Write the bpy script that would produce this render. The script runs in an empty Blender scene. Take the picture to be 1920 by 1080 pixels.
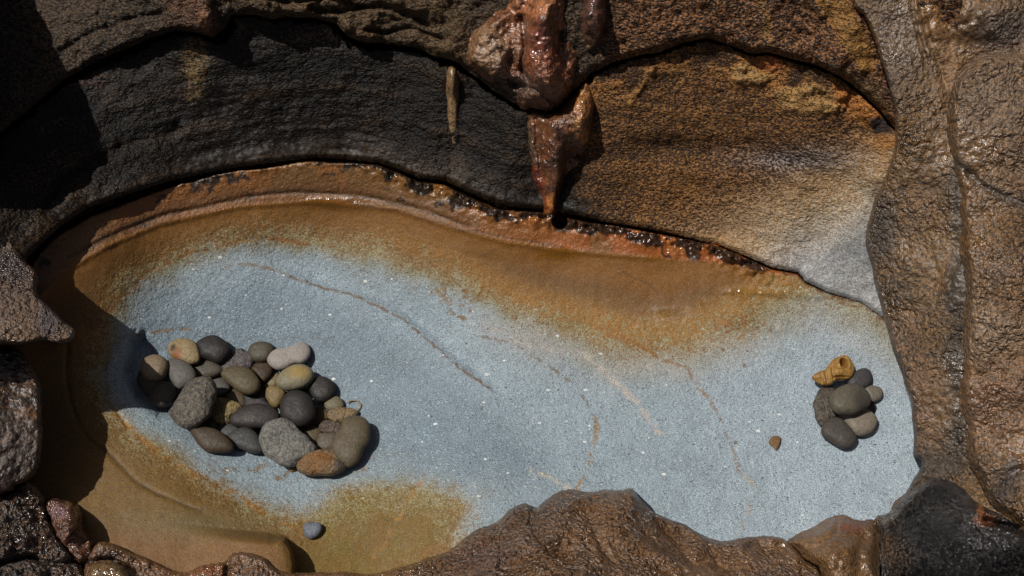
import bpy, math, random
import numpy as np
from mathutils import Vector

# ------------------------------------------------------------------ camera, sky, sun, exposure
scene = bpy.context.scene
ANG = math.radians(30.0)            # camera leans 30 degrees from straight down
DIST = 2.1
CAMP = np.array([0.0, -DIST*math.sin(ANG), DIST*math.cos(ANG)])
cam_d = bpy.data.cameras.new("camera"); cam = bpy.data.objects.new("camera", cam_d)
scene.collection.objects.link(cam)
cam.location = CAMP.tolist(); cam.rotation_euler = (ANG, 0, 0)
cam_d.lens = 35.0; cam_d.sensor_width = 36.0; cam_d.clip_start = 0.05; cam_d.clip_end = 200
scene.camera = cam

SUN_T = np.array([0.50, -0.04, -1.0])           # the way the sunlight travels
to_sun = -SUN_T/np.linalg.norm(SUN_T)
world = bpy.data.worlds.new("World"); scene.world = world; world.use_nodes = True
nt = world.node_tree; nt.nodes.clear()
sky = nt.nodes.new('ShaderNodeTexSky'); sky.sky_type = 'NISHITA'; sky.sun_disc = False
sky.sun_elevation = math.asin(to_sun[2]); sky.sun_rotation = math.atan2(to_sun[0], to_sun[1])
sky.dust_density = 4.0; sky.ozone_density = 0.4; sky.air_density = 0.7
bg = nt.nodes.new('ShaderNodeBackground'); bg.inputs[1].default_value = 0.05
wo = nt.nodes.new('ShaderNodeOutputWorld')
nt.links.new(sky.outputs[0], bg.inputs[0]); nt.links.new(bg.outputs[0], wo.inputs[0])
sun_d = bpy.data.lights.new("sun", 'SUN'); sun_d.energy = 5.0; sun_d.angle = math.radians(0.5)
sun_d.color = (1.0, 0.96, 0.90)
sun = bpy.data.objects.new("sun", sun_d); scene.collection.objects.link(sun)
sun.rotation_euler = Vector((-to_sun).tolist()).to_track_quat('-Z', 'Y').to_euler()
sun.location = (-2, 0.5, 4)
scene.view_settings.view_transform = 'Standard'; scene.view_settings.look = 'None'
scene.cycles.max_bounces = 4; scene.cycles.diffuse_bounces = 3; scene.cycles.glossy_bounces = 2
scene.view_settings.gamma = 1.0; scene.view_settings.exposure = -0.35

# ------------------------------------------------------------------ maths helpers
FPX = 35.0/36.0*1920.0
def rays(u, v):
    x = (np.asarray(u, float)-960.0)/FPX; y = -(np.asarray(v, float)-540.0)/FPX
    c, s = math.cos(ANG), math.sin(ANG)
    d = np.stack([x, y*c+s, y*s-c], -1)
    return d/np.linalg.norm(d, axis=-1, keepdims=True)
def unproj(u, v, z, e=0.0):
    """world point seen at photo position (u,v) whose height is z, moved e metres towards the viewer"""
    d = rays(u, v); t = (np.asarray(z)-CAMP[2])/d[..., 2] - e
    return CAMP + d*t[..., None]

def _hash(ix, iy, iz, seed):
    h = (ix.astype(np.int64)*374761393 + iy.astype(np.int64)*668265263 + iz.astype(np.int64)*2147483647 + seed*974634777) & 0xFFFFFFFF
    h = ((h ^ (h >> 13))*1274126177) & 0xFFFFFFFF
    h = ((h ^ (h >> 16))*2246822519) & 0xFFFFFFFF
    return ((h ^ (h >> 15)) & 0xFFFFFF)/float(0xFFFFFF)
def vnoise(P, seed=0):
    i = np.floor(P).astype(np.int64); f = P-i; f = f*f*f*(f*(f*6-15)+10)
    r = 0
    for a in (0, 1):
        wx = f[..., 0] if a else 1-f[..., 0]
        for b in (0, 1):
            wy = f[..., 1] if b else 1-f[..., 1]
            for c in (0, 1):
                wz = f[..., 2] if c else 1-f[..., 2]
                r = r + wx*wy*wz*_hash(i[..., 0]+a, i[..., 1]+b, i[..., 2]+c, seed)
    return r*2-1
def fbm(P, freq, octv=4, seed=0, gain=0.5):
    s = 0; a = 1; t = 0
    Q = P*freq
    for k in range(octv):
        s = s + a*vnoise(Q+k*17.3, seed+k); t += a; a *= gain; Q = Q*2.03
    return s/t*1.6
def ridged(P, freq, octv=4, seed=0):
    s = 0; a = 1; t = 0; Q = P*freq
    for k in range(octv):
        s = s + a*(1-np.abs(vnoise(Q+k*11.1, seed+k))*2); t += a; a *= 0.5; Q = Q*2.03
    return s/t
def sstep(x, a, b):
    t = np.clip((x-a)/(b-a), 0, 1); return t*t*(3-2*t)

def pl_dist(U, V, pts):
    """distance to a polyline and the interpolated third value of the nearest point"""
    best = np.full(U.shape, 1e9); val = np.zeros(U.shape); side = np.zeros(U.shape)
    for k in range(len(pts)-1):
        x0, y0 = pts[k][:2]; x1, y1 = pts[k+1][:2]
        w0 = pts[k][2] if len(pts[k]) > 2 else 1; w1 = pts[k+1][2] if len(pts[k+1]) > 2 else 1
        dx, dy = x1-x0, y1-y0; L = dx*dx+dy*dy+1e-9
        t = np.clip(((U-x0)*dx+(V-y0)*dy)/L, 0, 1)
        d = np.hypot(U-x0-t*dx, V-y0-t*dy)
        m = d < best
        best = np.where(m, d, best); val = np.where(m, w0+(w1-w0)*t, val)
        side = np.where(m, np.sign(dx*(V-y0)-dy*(U-x0)), side)
    return best, val, side
def smooth_pts(pts, n=6, closed=False):
    P = [np.array(p, float) for p in pts]; N = len(P); out = []
    rng = range(N) if closed else range(N-1)
    for i in rng:
        if closed: a, b, c, d = P[i-1], P[i], P[(i+1) % N], P[(i+2) % N]
        else: a, b, c, d = P[max(i-1, 0)], P[i], P[i+1], P[min(i+2, N-1)]
        for k in range(n):
            t = k/n
            out.append(0.5*((2*b)+(-a+c)*t+(2*a-5*b+4*c-d)*t*t+(-a+3*b-3*c+d)*t**3))
    if not closed: out.append(P[-1])
    return out
def sd_poly(U, V, poly):
    """signed distance, positive inside"""
    d, _, _ = pl_dist(U, V, list(poly)+[poly[0]])
    ins = np.zeros(U.shape, bool); n = len(poly)
    for k in range(n):
        x0, y0 = poly[k][:2]; x1, y1 = poly[(k+1) % n][:2]
        if y0 == y1: continue
        c = ((y0 > V) != (y1 > V)) & (U < (x1-x0)*(V-y0)/(y1-y0)+x0)
        ins ^= c
    return np.where(ins, d, -d)
def tps(ctrl):
    C = np.array(ctrl, float); X = C[:, :2]/1000; n = len(C)
    def k(r2): return np.where(r2 > 1e-12, r2*np.log(r2+1e-12), 0)
    A = np.zeros((n+3, n+3))
    A[:n, :n] = k(((X[:, None]-X[None])**2).sum(-1)) + np.eye(n)*1e-3
    A[:n, n] = 1; A[:n, n+1:] = X; A[n, :n] = 1; A[n+1:, :n] = X.T
    w = np.linalg.solve(A, np.concatenate([C[:, 2], np.zeros(3)]))
    def f(u, v):
        u = np.asarray(u, float)/1000; v = np.asarray(v, float)/1000
        s = w[n]+w[n+1]*u+w[n+2]*v
        for i in range(n): s = s+w[i]*k((u-X[i, 0])**2+(v-X[i, 1])**2)
        return s
    return f
def C(r, g, b, k=1.0):
    c = np.array([r, g, b])/255.0
    return np.where(c <= 0.04045, c/12.92, ((c+0.055)/1.055)**2.4)*k
def blend(col, new, m):
    return col*(1-m[..., None]) + new*m[..., None]

# ------------------------------------------------------------------ materials
def make_mat(name, grain=140., gain=3.0, contrast=0.35, bumps=((60., 0.004), (220., 0.0015)), chips=0.0,
             stretch=(1, 1, 1), spec=0.5, fine=0.0):
    m = bpy.data.materials.new(name); m.use_nodes = True
    t = m.node_tree; N = t.nodes; N.clear(); L = t.links
    def node(ty, **kw):
        n = N.new(ty)
        for a, b in kw.items(): setattr(n, a, b)
        return n
    out = node('ShaderNodeOutputMaterial'); bs = node('ShaderNodeBsdfPrincipled'); L.new(bs.outputs[0], out.inputs[0])
    tc = node('ShaderNodeTexCoord'); mp = node('ShaderNodeMapping'); mp.inputs['Scale'].default_value = stretch
    L.new(tc.outputs['Object'], mp.inputs[0]); vec = mp.outputs[0]
    def noise(scale, detail=3, rough=0.6):
        n = node('ShaderNodeTexNoise'); n.inputs['Scale'].default_value = scale
        n.inputs['Detail'].default_value = detail; n.inputs['Roughness'].default_value = rough
        L.new(vec, n.inputs['Vector']); return n.outputs['Fac']
    def math_(op, a, b=None, c=None):
        n = node('ShaderNodeMath', operation=op)
        for i, x in enumerate((a, b, c)):
            if x is None: continue
            if isinstance(x, (int, float)): n.inputs[i].default_value = x
            else: L.new(x, n.inputs[i])
        return n.outputs[0]
    def mixc(f, a, b):
        n = node('ShaderNodeMix', data_type='RGBA')
        if isinstance(f, (int, float)): n.inputs[0].default_value = f
        else: L.new(f, n.inputs[0])
        for s, x in ((6, a), (7, b)):
            if isinstance(x, tuple): n.inputs[s].default_value = x
            else: L.new(x, n.inputs[s])
        return n.outputs[2]
    def attr(nm):
        return node('ShaderNodeAttribute', attribute_name=nm)
    c1 = attr('Col').outputs['Color']; c2 = attr('Col2').outputs['Color']; mx = attr('Mix').outputs['Fac']; rg = attr('Rgh').outputs['Fac']
    bmp = attr('Bmp').outputs['Fac']
    n1 = noise(grain, 4, 0.65)
    f = math_('ADD', math_('MULTIPLY', math_('SUBTRACT', n1, 0.5), gain), mx)
    f = math_('MINIMUM', math_('MAXIMUM', f, 0.0), 1.0)
    col = mixc(f, c1, c2)
    n2 = noise(grain*2.6, 2, 0.7)
    g = math_('ADD', math_('MULTIPLY', math_('SUBTRACT', n2, 0.5), contrast*4), 1.0)
    n3 = noise(grain*0.12, 3, 0.6)
    g = math_('MULTIPLY', g, math_('ADD', math_('MULTIPLY', math_('SUBTRACT', n3, 0.5), min(contrast, .5)*0.7), 1.0))
    g = math_('MAXIMUM', g, 0.15)
    vm = node('ShaderNodeVectorMath', operation='SCALE'); L.new(col, vm.inputs[0]); L.new(g, vm.inputs['Scale']); col = vm.outputs[0]
    if chips > 0:
        for sc, lo, hi, cc, seed in ((115., 0.80, 0.11, (0.42, 0.45, 0.46, 1), 0), (60., 0.955, 0.15, (0.55, 0.57, 0.56, 1), 3), (95., 0.90, 0.12, (0.045, 0.05, 0.055, 1), 7), (220., 0.78, 0.22, (0.36, 0.39, 0.40, 1), 5), (260., 0.80, 0.22, (0.05, 0.06, 0.07, 1), 9)):
            mp2 = node('ShaderNodeMapping'); mp2.inputs['Location'].default_value = (seed*1.3, seed*.7, 0)
            mp2.inputs['Rotation'].default_value = (0, 0, seed*0.9)
            mp2.inputs['Scale'].default_value = (1, 1.7, 1); L.new(tc.outputs['Object'], mp2.inputs[0])
            v = node('ShaderNodeTexVoronoi'); v.inputs['Scale'].default_value = sc; L.new(mp2.outputs[0], v.inputs['Vector'])
            sep = node('ShaderNodeSeparateColor'); L.new(v.outputs['Color'], sep.inputs[0])
            sel = math_('GREATER_THAN', sep.outputs[0], lo)
            rad = math_('MULTIPLY', sep.outputs[1], hi*2.0)
            ins = math_('LESS_THAN', v.outputs['Distance'], rad)
            k = math_('MULTIPLY', math_('MULTIPLY', sel, ins), math_('SUBTRACT', 1.0, mx))
            col = mixc(math_('MULTIPLY', k, chips), col, cc)
    L.new(col, bs.inputs['Base Color'])
    nr = noise(grain*0.5, 2, 0.5)
    L.new(math_('MAXIMUM', math_('ADD', rg, math_('MULTIPLY', math_('SUBTRACT', nr, 0.5), 0.35)), 0.06), bs.inputs['Roughness'])
    bs.inputs['Specular IOR Level'].default_value = spec
    h = None
    for i, (sc, amp) in enumerate(bumps):
        x = math_('MULTIPLY', noise(sc, 3, 0.55), amp)
        h = x if h is None else math_('ADD', h, x)
    if fine:
        for sc, a in ((95., fine), (170., fine*0.6)):
            v = node('ShaderNodeTexVoronoi'); v.inputs['Scale'].default_value = sc; v.inputs['Randomness'].default_value = 1.0
            ad = node('ShaderNodeVectorMath', operation='ADD'); nn = node('ShaderNodeTexNoise'); nn.inputs['Scale'].default_value = sc*.7
            L.new(vec, nn.inputs['Vector']); sc_ = node('ShaderNodeVectorMath', operation='SCALE'); sc_.inputs['Scale'].default_value = 0.012
            L.new(nn.outputs['Color'], sc_.inputs[0]); L.new(vec, ad.inputs[0]); L.new(sc_.outputs[0], ad.inputs[1]); L.new(ad.outputs[0], v.inputs['Vector'])
            h = math_('ADD', h, math_('MULTIPLY', v.outputs['Distance'], -a))
    h = math_('MULTIPLY', h, bmp)
    b = node('ShaderNodeBump'); b.inputs['Strength'].default_value = 1.0; b.inputs['Distance'].default_value = 1.0
    L.new(h, b.inputs['Height']); L.new(b.outputs[0], bs.inputs['Normal'])
    return m

M_FLOOR = make_mat('polished_pool_stone', grain=255., gain=4.6, contrast=1.05, bumps=((110., 0.0010), (230., 0.0014)), chips=0.8, spec=0.45, fine=0.0012)
M_WALL = make_mat('speckled_wall_stone', grain=230., gain=9.0, contrast=0.9, bumps=((100., 0.0010), (230., 0.0034)), stretch=(0.75, 1, 1.4), spec=0.2, fine=0.002)
M_ROCK = make_mat('wet_brown_stone', grain=180., gain=6.0, contrast=0.75, bumps=((80., 0.0030), (190., 0.0038)), spec=0.9, fine=0.0042)
M_DRIP = make_mat('mineral_crust', grain=80., gain=4.0, contrast=0.6, bumps=((60., 0.005), (180., 0.0026)), spec=0.9, fine=0.002)
M_PEB = make_mat('pebble_stone', grain=170., gain=4.0, contrast=0.32, bumps=((60., 0.0012), (220., 0.0009)), spec=0.25)
M_PEBR = make_mat('rough_pebble_stone', grain=130., gain=6.0, contrast=0.5, bumps=((60., 0.0040), (200., 0.0030)), spec=0.25, fine=0.002)

def link_mesh(name, verts, faces, mat, data, smooth=True, parent=None):
    me = bpy.data.meshes.new(name)
    V = np.ascontiguousarray(verts, np.float32).reshape(-1, 3); F = np.ascontiguousarray(faces, np.int32)
    me.vertices.add(len(V)); me.vertices.foreach_set('co', V.ravel())
    me.loops.add(F.size); me.loops.foreach_set('vertex_index', F.ravel())
    me.polygons.add(len(F)); me.polygons.foreach_set('loop_start', np.arange(0, F.size, F.shape[1], dtype=np.int32))
    me.polygons.foreach_set('loop_total', np.full(len(F), F.shape[1], np.int32))
    me.polygons.foreach_set('use_smooth', np.full(len(F), smooth, bool))
    n = len(V)
    for k in ('Col', 'Col2'):
        a = me.attributes.new(k, 'FLOAT_COLOR', 'POINT')
        c = np.ones((n, 4), np.float32); c[:, :3] = np.clip(np.broadcast_to(data[k], (n, 3)), 0.002, 0.9)
        a.data.foreach_set('color', c.ravel())
    for k, dflt in (('Mix', 0.), ('Rgh', 0.5), ('Bmp', 1.0)):
        a = me.attributes.new(k, 'FLOAT', 'POINT')
        a.data.foreach_set('value', np.ascontiguousarray(np.broadcast_to(data.get(k, dflt), (n,)), np.float32))
    me.update(calc_edges=True); me.validate()
    me.materials.append(mat)
    o = bpy.data.objects.new(name, me); scene.collection.objects.link(o)
    if parent is not None: o.parent = parent
    return o
def tag(o, label=None, cat=None, group=None, kind=None):
    if label: o['label'] = label
    if cat: o['category'] = cat
    if group: o['group'] = group
    if kind: o['kind'] = kind
    return o
def sheet(name, U, V, P, keep, mat, data):
    nv, nu = U.shape; idx = np.arange(nu*nv).reshape(nv, nu)
    q = np.stack([idx[:-1, :-1], idx[1:, :-1], idx[1:, 1:], idx[:-1, 1:]], -1)
    k = keep[:-1, :-1] | keep[1:, :-1] | keep[1:, 1:] | keep[:-1, 1:]
    q = q[k]
    used = np.zeros(nu*nv, bool); used[q.ravel()] = True
    remap = np.cumsum(used)-1
    d = {}
    for a, b in data.items():
        b = np.asarray(b)
        if a in ('Col', 'Col2'):
            d[a] = np.broadcast_to(b, U.shape+(3,)).reshape(-1, 3)[used]
        else: d[a] = np.broadcast_to(b, U.shape).ravel()[used]
    return link_mesh(name, P.reshape(-1, 3)[used], remap[q], mat, d)
def mesh_grid(u0, u1, v0, v1, st):
    return np.meshgrid(np.arange(u0, u1+st, st, dtype=float), np.arange(v0, v1+st, st, dtype=float))

# ------------------------------------------------------------------ lines read off the place
LIP = [(-260, 1300, 14), (-200, 1000, 14), (-110, 760, 14), (-20, 590, 14), (60, 475, 14), (110, 428, 14), (163, 392, 12), (259, 359, 10), (333, 337, 9), (444, 315, 6), (518, 305, 5), (592, 297, 5),
       (650, 300, 5), (711, 307, 5), (755, 322, 5), (785, 335, 5), (837, 341, 5), (867, 357, 5), (907, 374, 6), (941, 387, 6), (1004, 393, 7), (1083, 405, 6),
       (1140, 418, 5), (1207, 428, 4), (1273, 442, 4), (1318, 454, 3), (1348, 460, 2.5), (1384, 475, 2), (1425, 492, 2), (1449, 503, 1.5), (1496, 512, 1.2),
       (1511, 529, 1), (1555, 550, 0.8), (1615, 569, 0.6), (1659, 599, 0.5), (1760, 680, 0.5), (1900, 860, 0.5)]
CRACK = [(-300, 520, 12), (-60, 300, 12), (74, 189, 9), (122, 148, 10), (185, 115, 10), (237, 93, 10), (289, 70, 8), (326, 59, 6), (367, 61, 5), (402, 72, 10), (420, 55, 14), (434, 28, 5),
         (480, 28, 5), (511, 36, 6), (537, 30, 10), (592, 33, 8), (630, 44, 6), (650, 66, 12), (668, 76, 16), (690, 80, 12), (722, 82, 12), (774, 88, 6), (815, 106, 5), (845, 112, 12), (862, 118, 14),
         (880, 136, 8), (930, 175, 5), (963, 193, 8), (996, 199, 7), (1040, 205, 5), (1078, 170, 5), (1111, 137, 7), (1148, 119, 7), (1193, 104, 6), (1240, 98, 5),
         (1283, 79, 6), (1325, 73, 5), (1367, 83, 4), (1408, 100, 3), (1442, 98, 3), (1471, 108, 2), (1533, 125, 2), (1575, 142, 3), (1617, 175, 2.5), (1650, 208, 2.5), (1671, 233, 2.5), (1760, 330, 2)]
WATERLINE = [(20, 640), (70, 560), (130, 505), (200, 462), (300, 420), (450, 388), (600, 377), (740, 393), (850, 428), (950, 455), (1050, 469), (1150, 478), (1250, 488), (1330, 495), (1400, 505)]

# ------------------------------------------------------------------ pool floor
floor_ctrl = [(1300, 750, 0), (1600, 700, .015), (1500, 900, 0), (1000, 600, .012), (1000, 850, -.02), (800, 750, -.045), (600, 600, -.03), (430, 760, -.085), (600, 840, -.075),
  (430, 560, -.012), (300, 560, .01), (220, 600, .038), (190, 740, .015), (110, 760, .045), (30, 760, .07), (-100, 800, .10), (300, 870, .0), (350, 940, .01), (250, 980, .02), (450, 1000, .0), (120, 950, .03), (0, 1000, .06), (650, 950, -.03),
  (700, 1050, -.035), (900, 950, -.005), (620, 430, .035), (620, 380, .075), (620, 320, .135), (300, 430, .088), (200, 470, .118), (150, 420, .158), (230, 385, .148), (330, 360, .138), (440, 330, .138), (60, 500, .16), (-60, 620, .18), (900, 500, .045),
  (900, 430, .095), (1000, 420, .11), (1050, 500, .05), (1200, 540, .04), (1200, 450, .1), (1350, 480, .085), (1500, 530, .075), (1500, 590, .045), (1640, 600, .06), (1690, 720, .02),
  (1710, 850, .01), (1400, 1000, 0), (1000, 1100, -.02), (700, 1200, -.03), (1500, 1200, 0), (2000, 900, .02), (250, 1200, .03)]
floor_tps = tps(floor_ctrl)
SHELF = [(-200, 1180), (60, 990), (200, 965), (330, 978), (440, 990), (505, 996), (535, 1010), (548, 1035), (553, 1062), (550, 1100), (540, 1250), (-200, 1300)]
L1 = smooth_pts([(380, 505), (420, 498), (480, 497), (540, 515), (600, 540), (680, 560), (740, 590), (800, 635), (850, 680), (912, 724)], 4)
def floor_z(U, V):
    z = floor_tps(U, V)
    d, _, side = pl_dist(U, V, L1)
    env = sstep(U, 420, 560)*(1-sstep(U, 880, 960))
    z = z - 0.010*np.exp(-(np.maximum(d-18, 0)/38)**2)*np.where(side < 0, 1, np.exp(-(d/6)**2))*env*sstep(d*np.where(side < 0, 1, -1), -3, 16)
    s = sd_poly(U, V, SHELF)
    z = z + 0.062*sstep(s, -3.5, 4.0+22*(1-sstep(U, 500, 540)))*sstep(U, 330, 535) - 0.006*np.exp(-(s/10)**2)*sstep(U, 300, 520)*(s > 0)
    d, w, _ = pl_dist(U, V, LIP)
    w = w*(0.62+0.3*np.sin(U*0.031+2*np.sin(U*.011)))
    z = z - 0.05*(1-sstep(d, w*0.9, w*1.3+2.5))*sstep(w, 0.5, 1.8)
    return z

U, V = mesh_grid(-330, 1990, 255, 1290, 2.5)
d_lip, w_lip, side_lip = pl_dist(U, V, LIP)
Z = floor_z(U, V)
P0 = unproj(U, V, Z)
d_wl, _, s_wl = pl_dist(U, V, WATERLINE)
above = (s_wl < 0)                       # the dry side of the bath line
# stepped bands, a raised wet rim, rough crust under the lip
band = np.zeros(U.shape)
B1 = [(130, 480), (230, 432), (300, 405), (380, 388), (470, 368), (560, 360), (680, 366), (790, 392), (880, 425)]
db1, _, sb1 = pl_dist(U, V, B1)
Z += 0.0025*np.exp(-(d_wl/5)**2)*sstep(1300-U, 0, 150) - 0.003*np.exp(-(db1/4)**2) + 0.002*fbm(P0, 9, 3, 5)
CR1 = [(80, 740), (130, 650), (125, 730), (150, 800), (200, 850)]
LS1 = smooth_pts([(128, 640), (125, 700), (135, 760), (160, 810), (205, 850), (260, 905), (330, 940), (380, 960)], 4)
dls, _, _ = pl_dist(U, V, LS1)
Z -= 0.0025*np.exp(-(dls/5)**2)
LS2 = smooth_pts([(255, 620), (205, 660), (198, 720), (215, 765), (240, 800)], 4)
dls2, _, _ = pl_dist(U, V, LS2)
Z -= 0.004*np.exp(-(dls2/4)**2)
DARKHOLE = [(245, 640), (270, 625), (300, 660), (300, 700), (330, 740), (330, 775), (300, 775), (260, 745), (238, 700)]
sdh = sd_poly(U, V, DARKHOLE)
Z -= 0.03*sstep(sdh, -12, 18)
crust = np.exp(-(d_lip/26)**2)*sstep(U, 640, 800)*(1-sstep(U, 1400, 1500)) + 0.5*np.exp(-(d_lip/12)**2)*sstep(U, 150, 300)*(1-sstep(U, 640, 800))
nz = fbm(P0, 45, 4, 9)
nz2 = fbm(P0, 110, 3, 19)
e = crust*(0.020*np.maximum(nz, -0.2)+0.012*nz2)
e = e + 0.007*np.exp(-((d_wl-2)/4)**2)*0
e = e + 0.004*np.exp(-((V-547-(U-1400)*0.05)/7)**2)*sstep(U, 1330, 1380)*(1-sstep(U, 1540, 1570))*(0.8+0.8*nz)
e = e + 0.006*np.exp(-((d_wl-3)/9)**2)*(np.exp(-((U-625)/50)**2)+0.8*np.exp(-((U-1048)/25)**2)) + 0.0007*fbm(P0, 60, 3, 12)
# round black hole below the drip tip
dh = np.hypot((U-1050)/15.0, (V-416)/14.0)
e -= 0.09*(1-sstep(dh, 0.75, 1.05))
e -= 0.006*np.where(side_lip < 0, d_lip, 0)
Pf = unproj(U, V, Z, e)
# --- colours
GREY = [(205, 600), (250, 538), (330, 495), (430, 460), (520, 450), (620, 466), (720, 482), (820, 515), (900, 552), (1000, 590), (1090, 612), (1180, 640), (1280, 640), (1360, 605), (1430, 570), (1490, 545), (1540, 528), (1580, 540), (1680, 590),
        (1820, 700), (1900, 1290), (760, 1290), (800, 1100), (850, 1010), (865, 950), (810, 908), (700, 902), (620, 935), (560, 978), (500, 955), (430, 912), (340, 866), (270, 820), (212, 770), (188, 700)]
mid = 1-sstep(V, 620, 800); nA = fbm(P0, 7, 4, 21); nB = fbm(P0, 28, 4, 22); nC = fbm(P0, 110, 3, 23)
sg = sd_poly(U, V, GREY) + 12*(1-sstep(U, 850, 1000))
tw = 34 + 28*sstep(V, 800, 860)*sstep(U, 540, 600) + 30*sstep(U, 900, 1150)*mid              # how wide the stained margin is
sgn = sg + nB*14 + nA*(10+34*(V > 820)*(U > 540))
grey = C(121, 135, 143)*1.0
colf = np.broadcast_to(grey, U.shape+(3,)).copy()
bowl = sd_poly(U, V, [(230, 620), (330, 540), (480, 505), (600, 545), (740, 600), (850, 690), (960, 760), (1060, 860), (1040, 930), (700, 900), (560, 880), (400, 850), (280, 780)])
colf = blend(colf, C(96, 111, 121), sstep(bowl+nA*20, -30, 60)*0.75)
colf = blend(colf, C(138, 150, 159), sstep(U+nA*60, 1150, 1500)*0.6)
colf = blend(colf, C(138, 128, 118), np.clip(np.exp(-((sg-55)/45)**2)*(nA*0.6+0.35), 0, 1)*sstep(U, 800, 1000)*(1-sstep(V, 700, 900))*0.8)
tint = np.exp(-(np.maximum(sg+nA*22+nB*10, 0)/(30+28*sstep(U, 850, 1150)*mid))**1.5)*(sg > -200)
colf = blend(colf, C(122, 108, 60), np.clip(tint, 0, 1)*0.85)
colf *= (1.07+0.07*nB+0.06*nA)[..., None]
brown = np.broadcast_to(C(110, 71, 20), U.shape+(3,)).copy()
lowleft = sd_poly(U, V, [(60, 640), (180, 640), (215, 770), (340, 866), (560, 978), (600, 1100), (0, 1100)])
brown = blend(brown, C(98, 72, 28), sstep(lowleft, -20, 40))
brown = blend(brown, C(104, 70, 30), sstep(sd_poly(U, V, SHELF)+nA*14, -15, 30)*0.8)
brown = blend(brown, C(96, 88, 60), np.exp(-(((U-370)/170)**2+((V-985)/28)**2))*0.5)
olive = sd_poly(U, V, [(550, 985), (640, 925), (800, 895), (880, 940), (850, 1020), (760, 1100), (540, 1100)])
brown = blend(brown, C(100, 82, 26)*1.0, np.clip(sstep(olive+nA*30, -30, 30)*(0.8+0.3*nB), 0, 1)*(U > 545))
brown = blend(brown, C(88, 60, 24), sstep(d_wl, 0, 60)*(~above)*(V < 620)*sstep(sg, -120, -50))
brown = blend(brown, C(134, 94, 37), np.exp(-((sg+22)/34)**2)*(0.35+0.65*sstep(U, 500, 1100))*mid*0.85)
upper = above*sstep(-d_wl, -6, 0)
ab = np.where(above, sstep(d_wl, 0, 8), 0)*(V < 640)
oran = np.broadcast_to(C(122, 78, 36), U.shape+(3,)).copy()
oran = blend(oran, C(142, 80, 38), sstep(U, 900, 1150)*0.8)
oran = blend(oran, C(98, 74, 40), sstep(nA+0.3*nB, 0.0, 0.6)*0.6)
oran = blend(oran, C(98, 68, 42), np.exp(-((d_wl-22)/14)**2)*(U < 900)*0.7)
brown = blend(brown, oran, ab)
blk = sstep(fbm(P0, 38, 4, 31)+0.9*np.clip(crust*1.6, 0, 1)-0.15*(d_lip/30), 0.45, 0.62)*ab
brown = blend(brown, C(30, 26, 22), blk*0.9)
for (ln, w, cc, st) in ((B1, 2.2, C(50, 36, 20), .8), (LS1, 2.5, C(60, 46, 22), .7), (smooth_pts([(160, 470), (250, 430), (330, 405)], 4), 1.5, C(45, 34, 20), .7),
                    ([(620, 372), (740, 392), (850, 426), (960, 448), (1060, 462)], 2., C(55, 38, 22), .6), ([(1160, 505), (1200, 525), (1230, 545)], 1.5, C(60, 42, 22), .6)):
    dd, _, _ = pl_dist(U+nC*3, V+nB*5, ln)
    brown = blend(brown, cc, np.exp(-(dd/w)**2)*st)
ochre = C(128, 92, 38)
paint = []
def line(pts, w, cc, st, brk=0.0, wob=4, smooth=True):
    dd, ww, _ = pl_dist(U+nC*wob+nB*wob, V+nB*wob*1.3, smooth_pts(pts, 4) if smooth else pts)
    w = w*0.95; st = min(st*1.1, 1); brk = brk-0.06
    m = np.exp(-(dd/w)**2)*st
    if brk: m = m*sstep(fbm(P0, 90, 3, int(w*10)+len(pts)), brk-0.35, brk+0.1)
    return m, cc
for a in ([(190, 640), (212, 570), (260, 530), (330, 488), (430, 453), (500, 446), (580, 460)], 5, C(124, 84, 34), .85, 0.0), \
         ([(210, 772), (262, 820), (330, 872), (425, 918), (495, 962), (560, 992), (610, 1000)], 6, C(140, 100, 36), .9, 0.05), \
         ([(420, 497), (480, 497), (540, 515)], 3, C(110, 84, 50), .8, 0.05), ([(540, 515), (600, 540), (680, 560), (740, 590), (800, 635), (850, 680), (912, 724)], 2.3, C(96, 70, 42), .9, -0.15), \
         ([(1045, 540), (1075, 580), (1100, 602), (1150, 622), (1205, 648), (1218, 662)], 6.5, C(128, 88, 34), .95, 0.0), \
         ([(1095, 600), (1150, 632), (1215, 655), (1235, 672), (1290, 690)], 3.5, C(118, 82, 38), .9, 0.0), ([(1290, 690), (1300, 715), (1340, 765), (1370, 832), (1388, 890)], 3, C(120, 96, 70), .75, 0.1), \
         ([(905, 632), (960, 642), (1000, 670), (1060, 708), (1090, 742), (1115, 785)], 2.5, C(98, 80, 56), .8, 0.12), ([(1112, 780), (1119, 803), (1108, 850), (1098, 890), (1078, 918)], 4.0, C(128, 104, 66), .85, 0.0), \
         ([(1100, 665), (1150, 712), (1200, 762), (1235, 808)], 7, C(162, 152, 140), .65, -0.1), ([(995, 882), (1030, 895), (1066, 914)], 5, C(160, 154, 138), .7, -0.1), \
         ([(1395, 892), (1416, 912), (1408, 945), (1385, 1000)], 4, C(150, 138, 116), .7, 0.0), ([(910, 610), (1000, 650), (1090, 665)], 8, C(150, 140, 132), .5, 0.0), \
         ([(250, 632), (300, 622), (362, 618)], 3.5, C(110, 84, 50), .85, 0.1), ([(1180, 590), (1240, 600), (1300, 660)], 3, C(130, 95, 55), .6, 0.25), \
         ([(205, 640), (210, 672)], 2, C(90, 70, 40), .6, 0.0):
    m, cc = line(*a); colf = blend(colf, cc, m)
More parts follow.
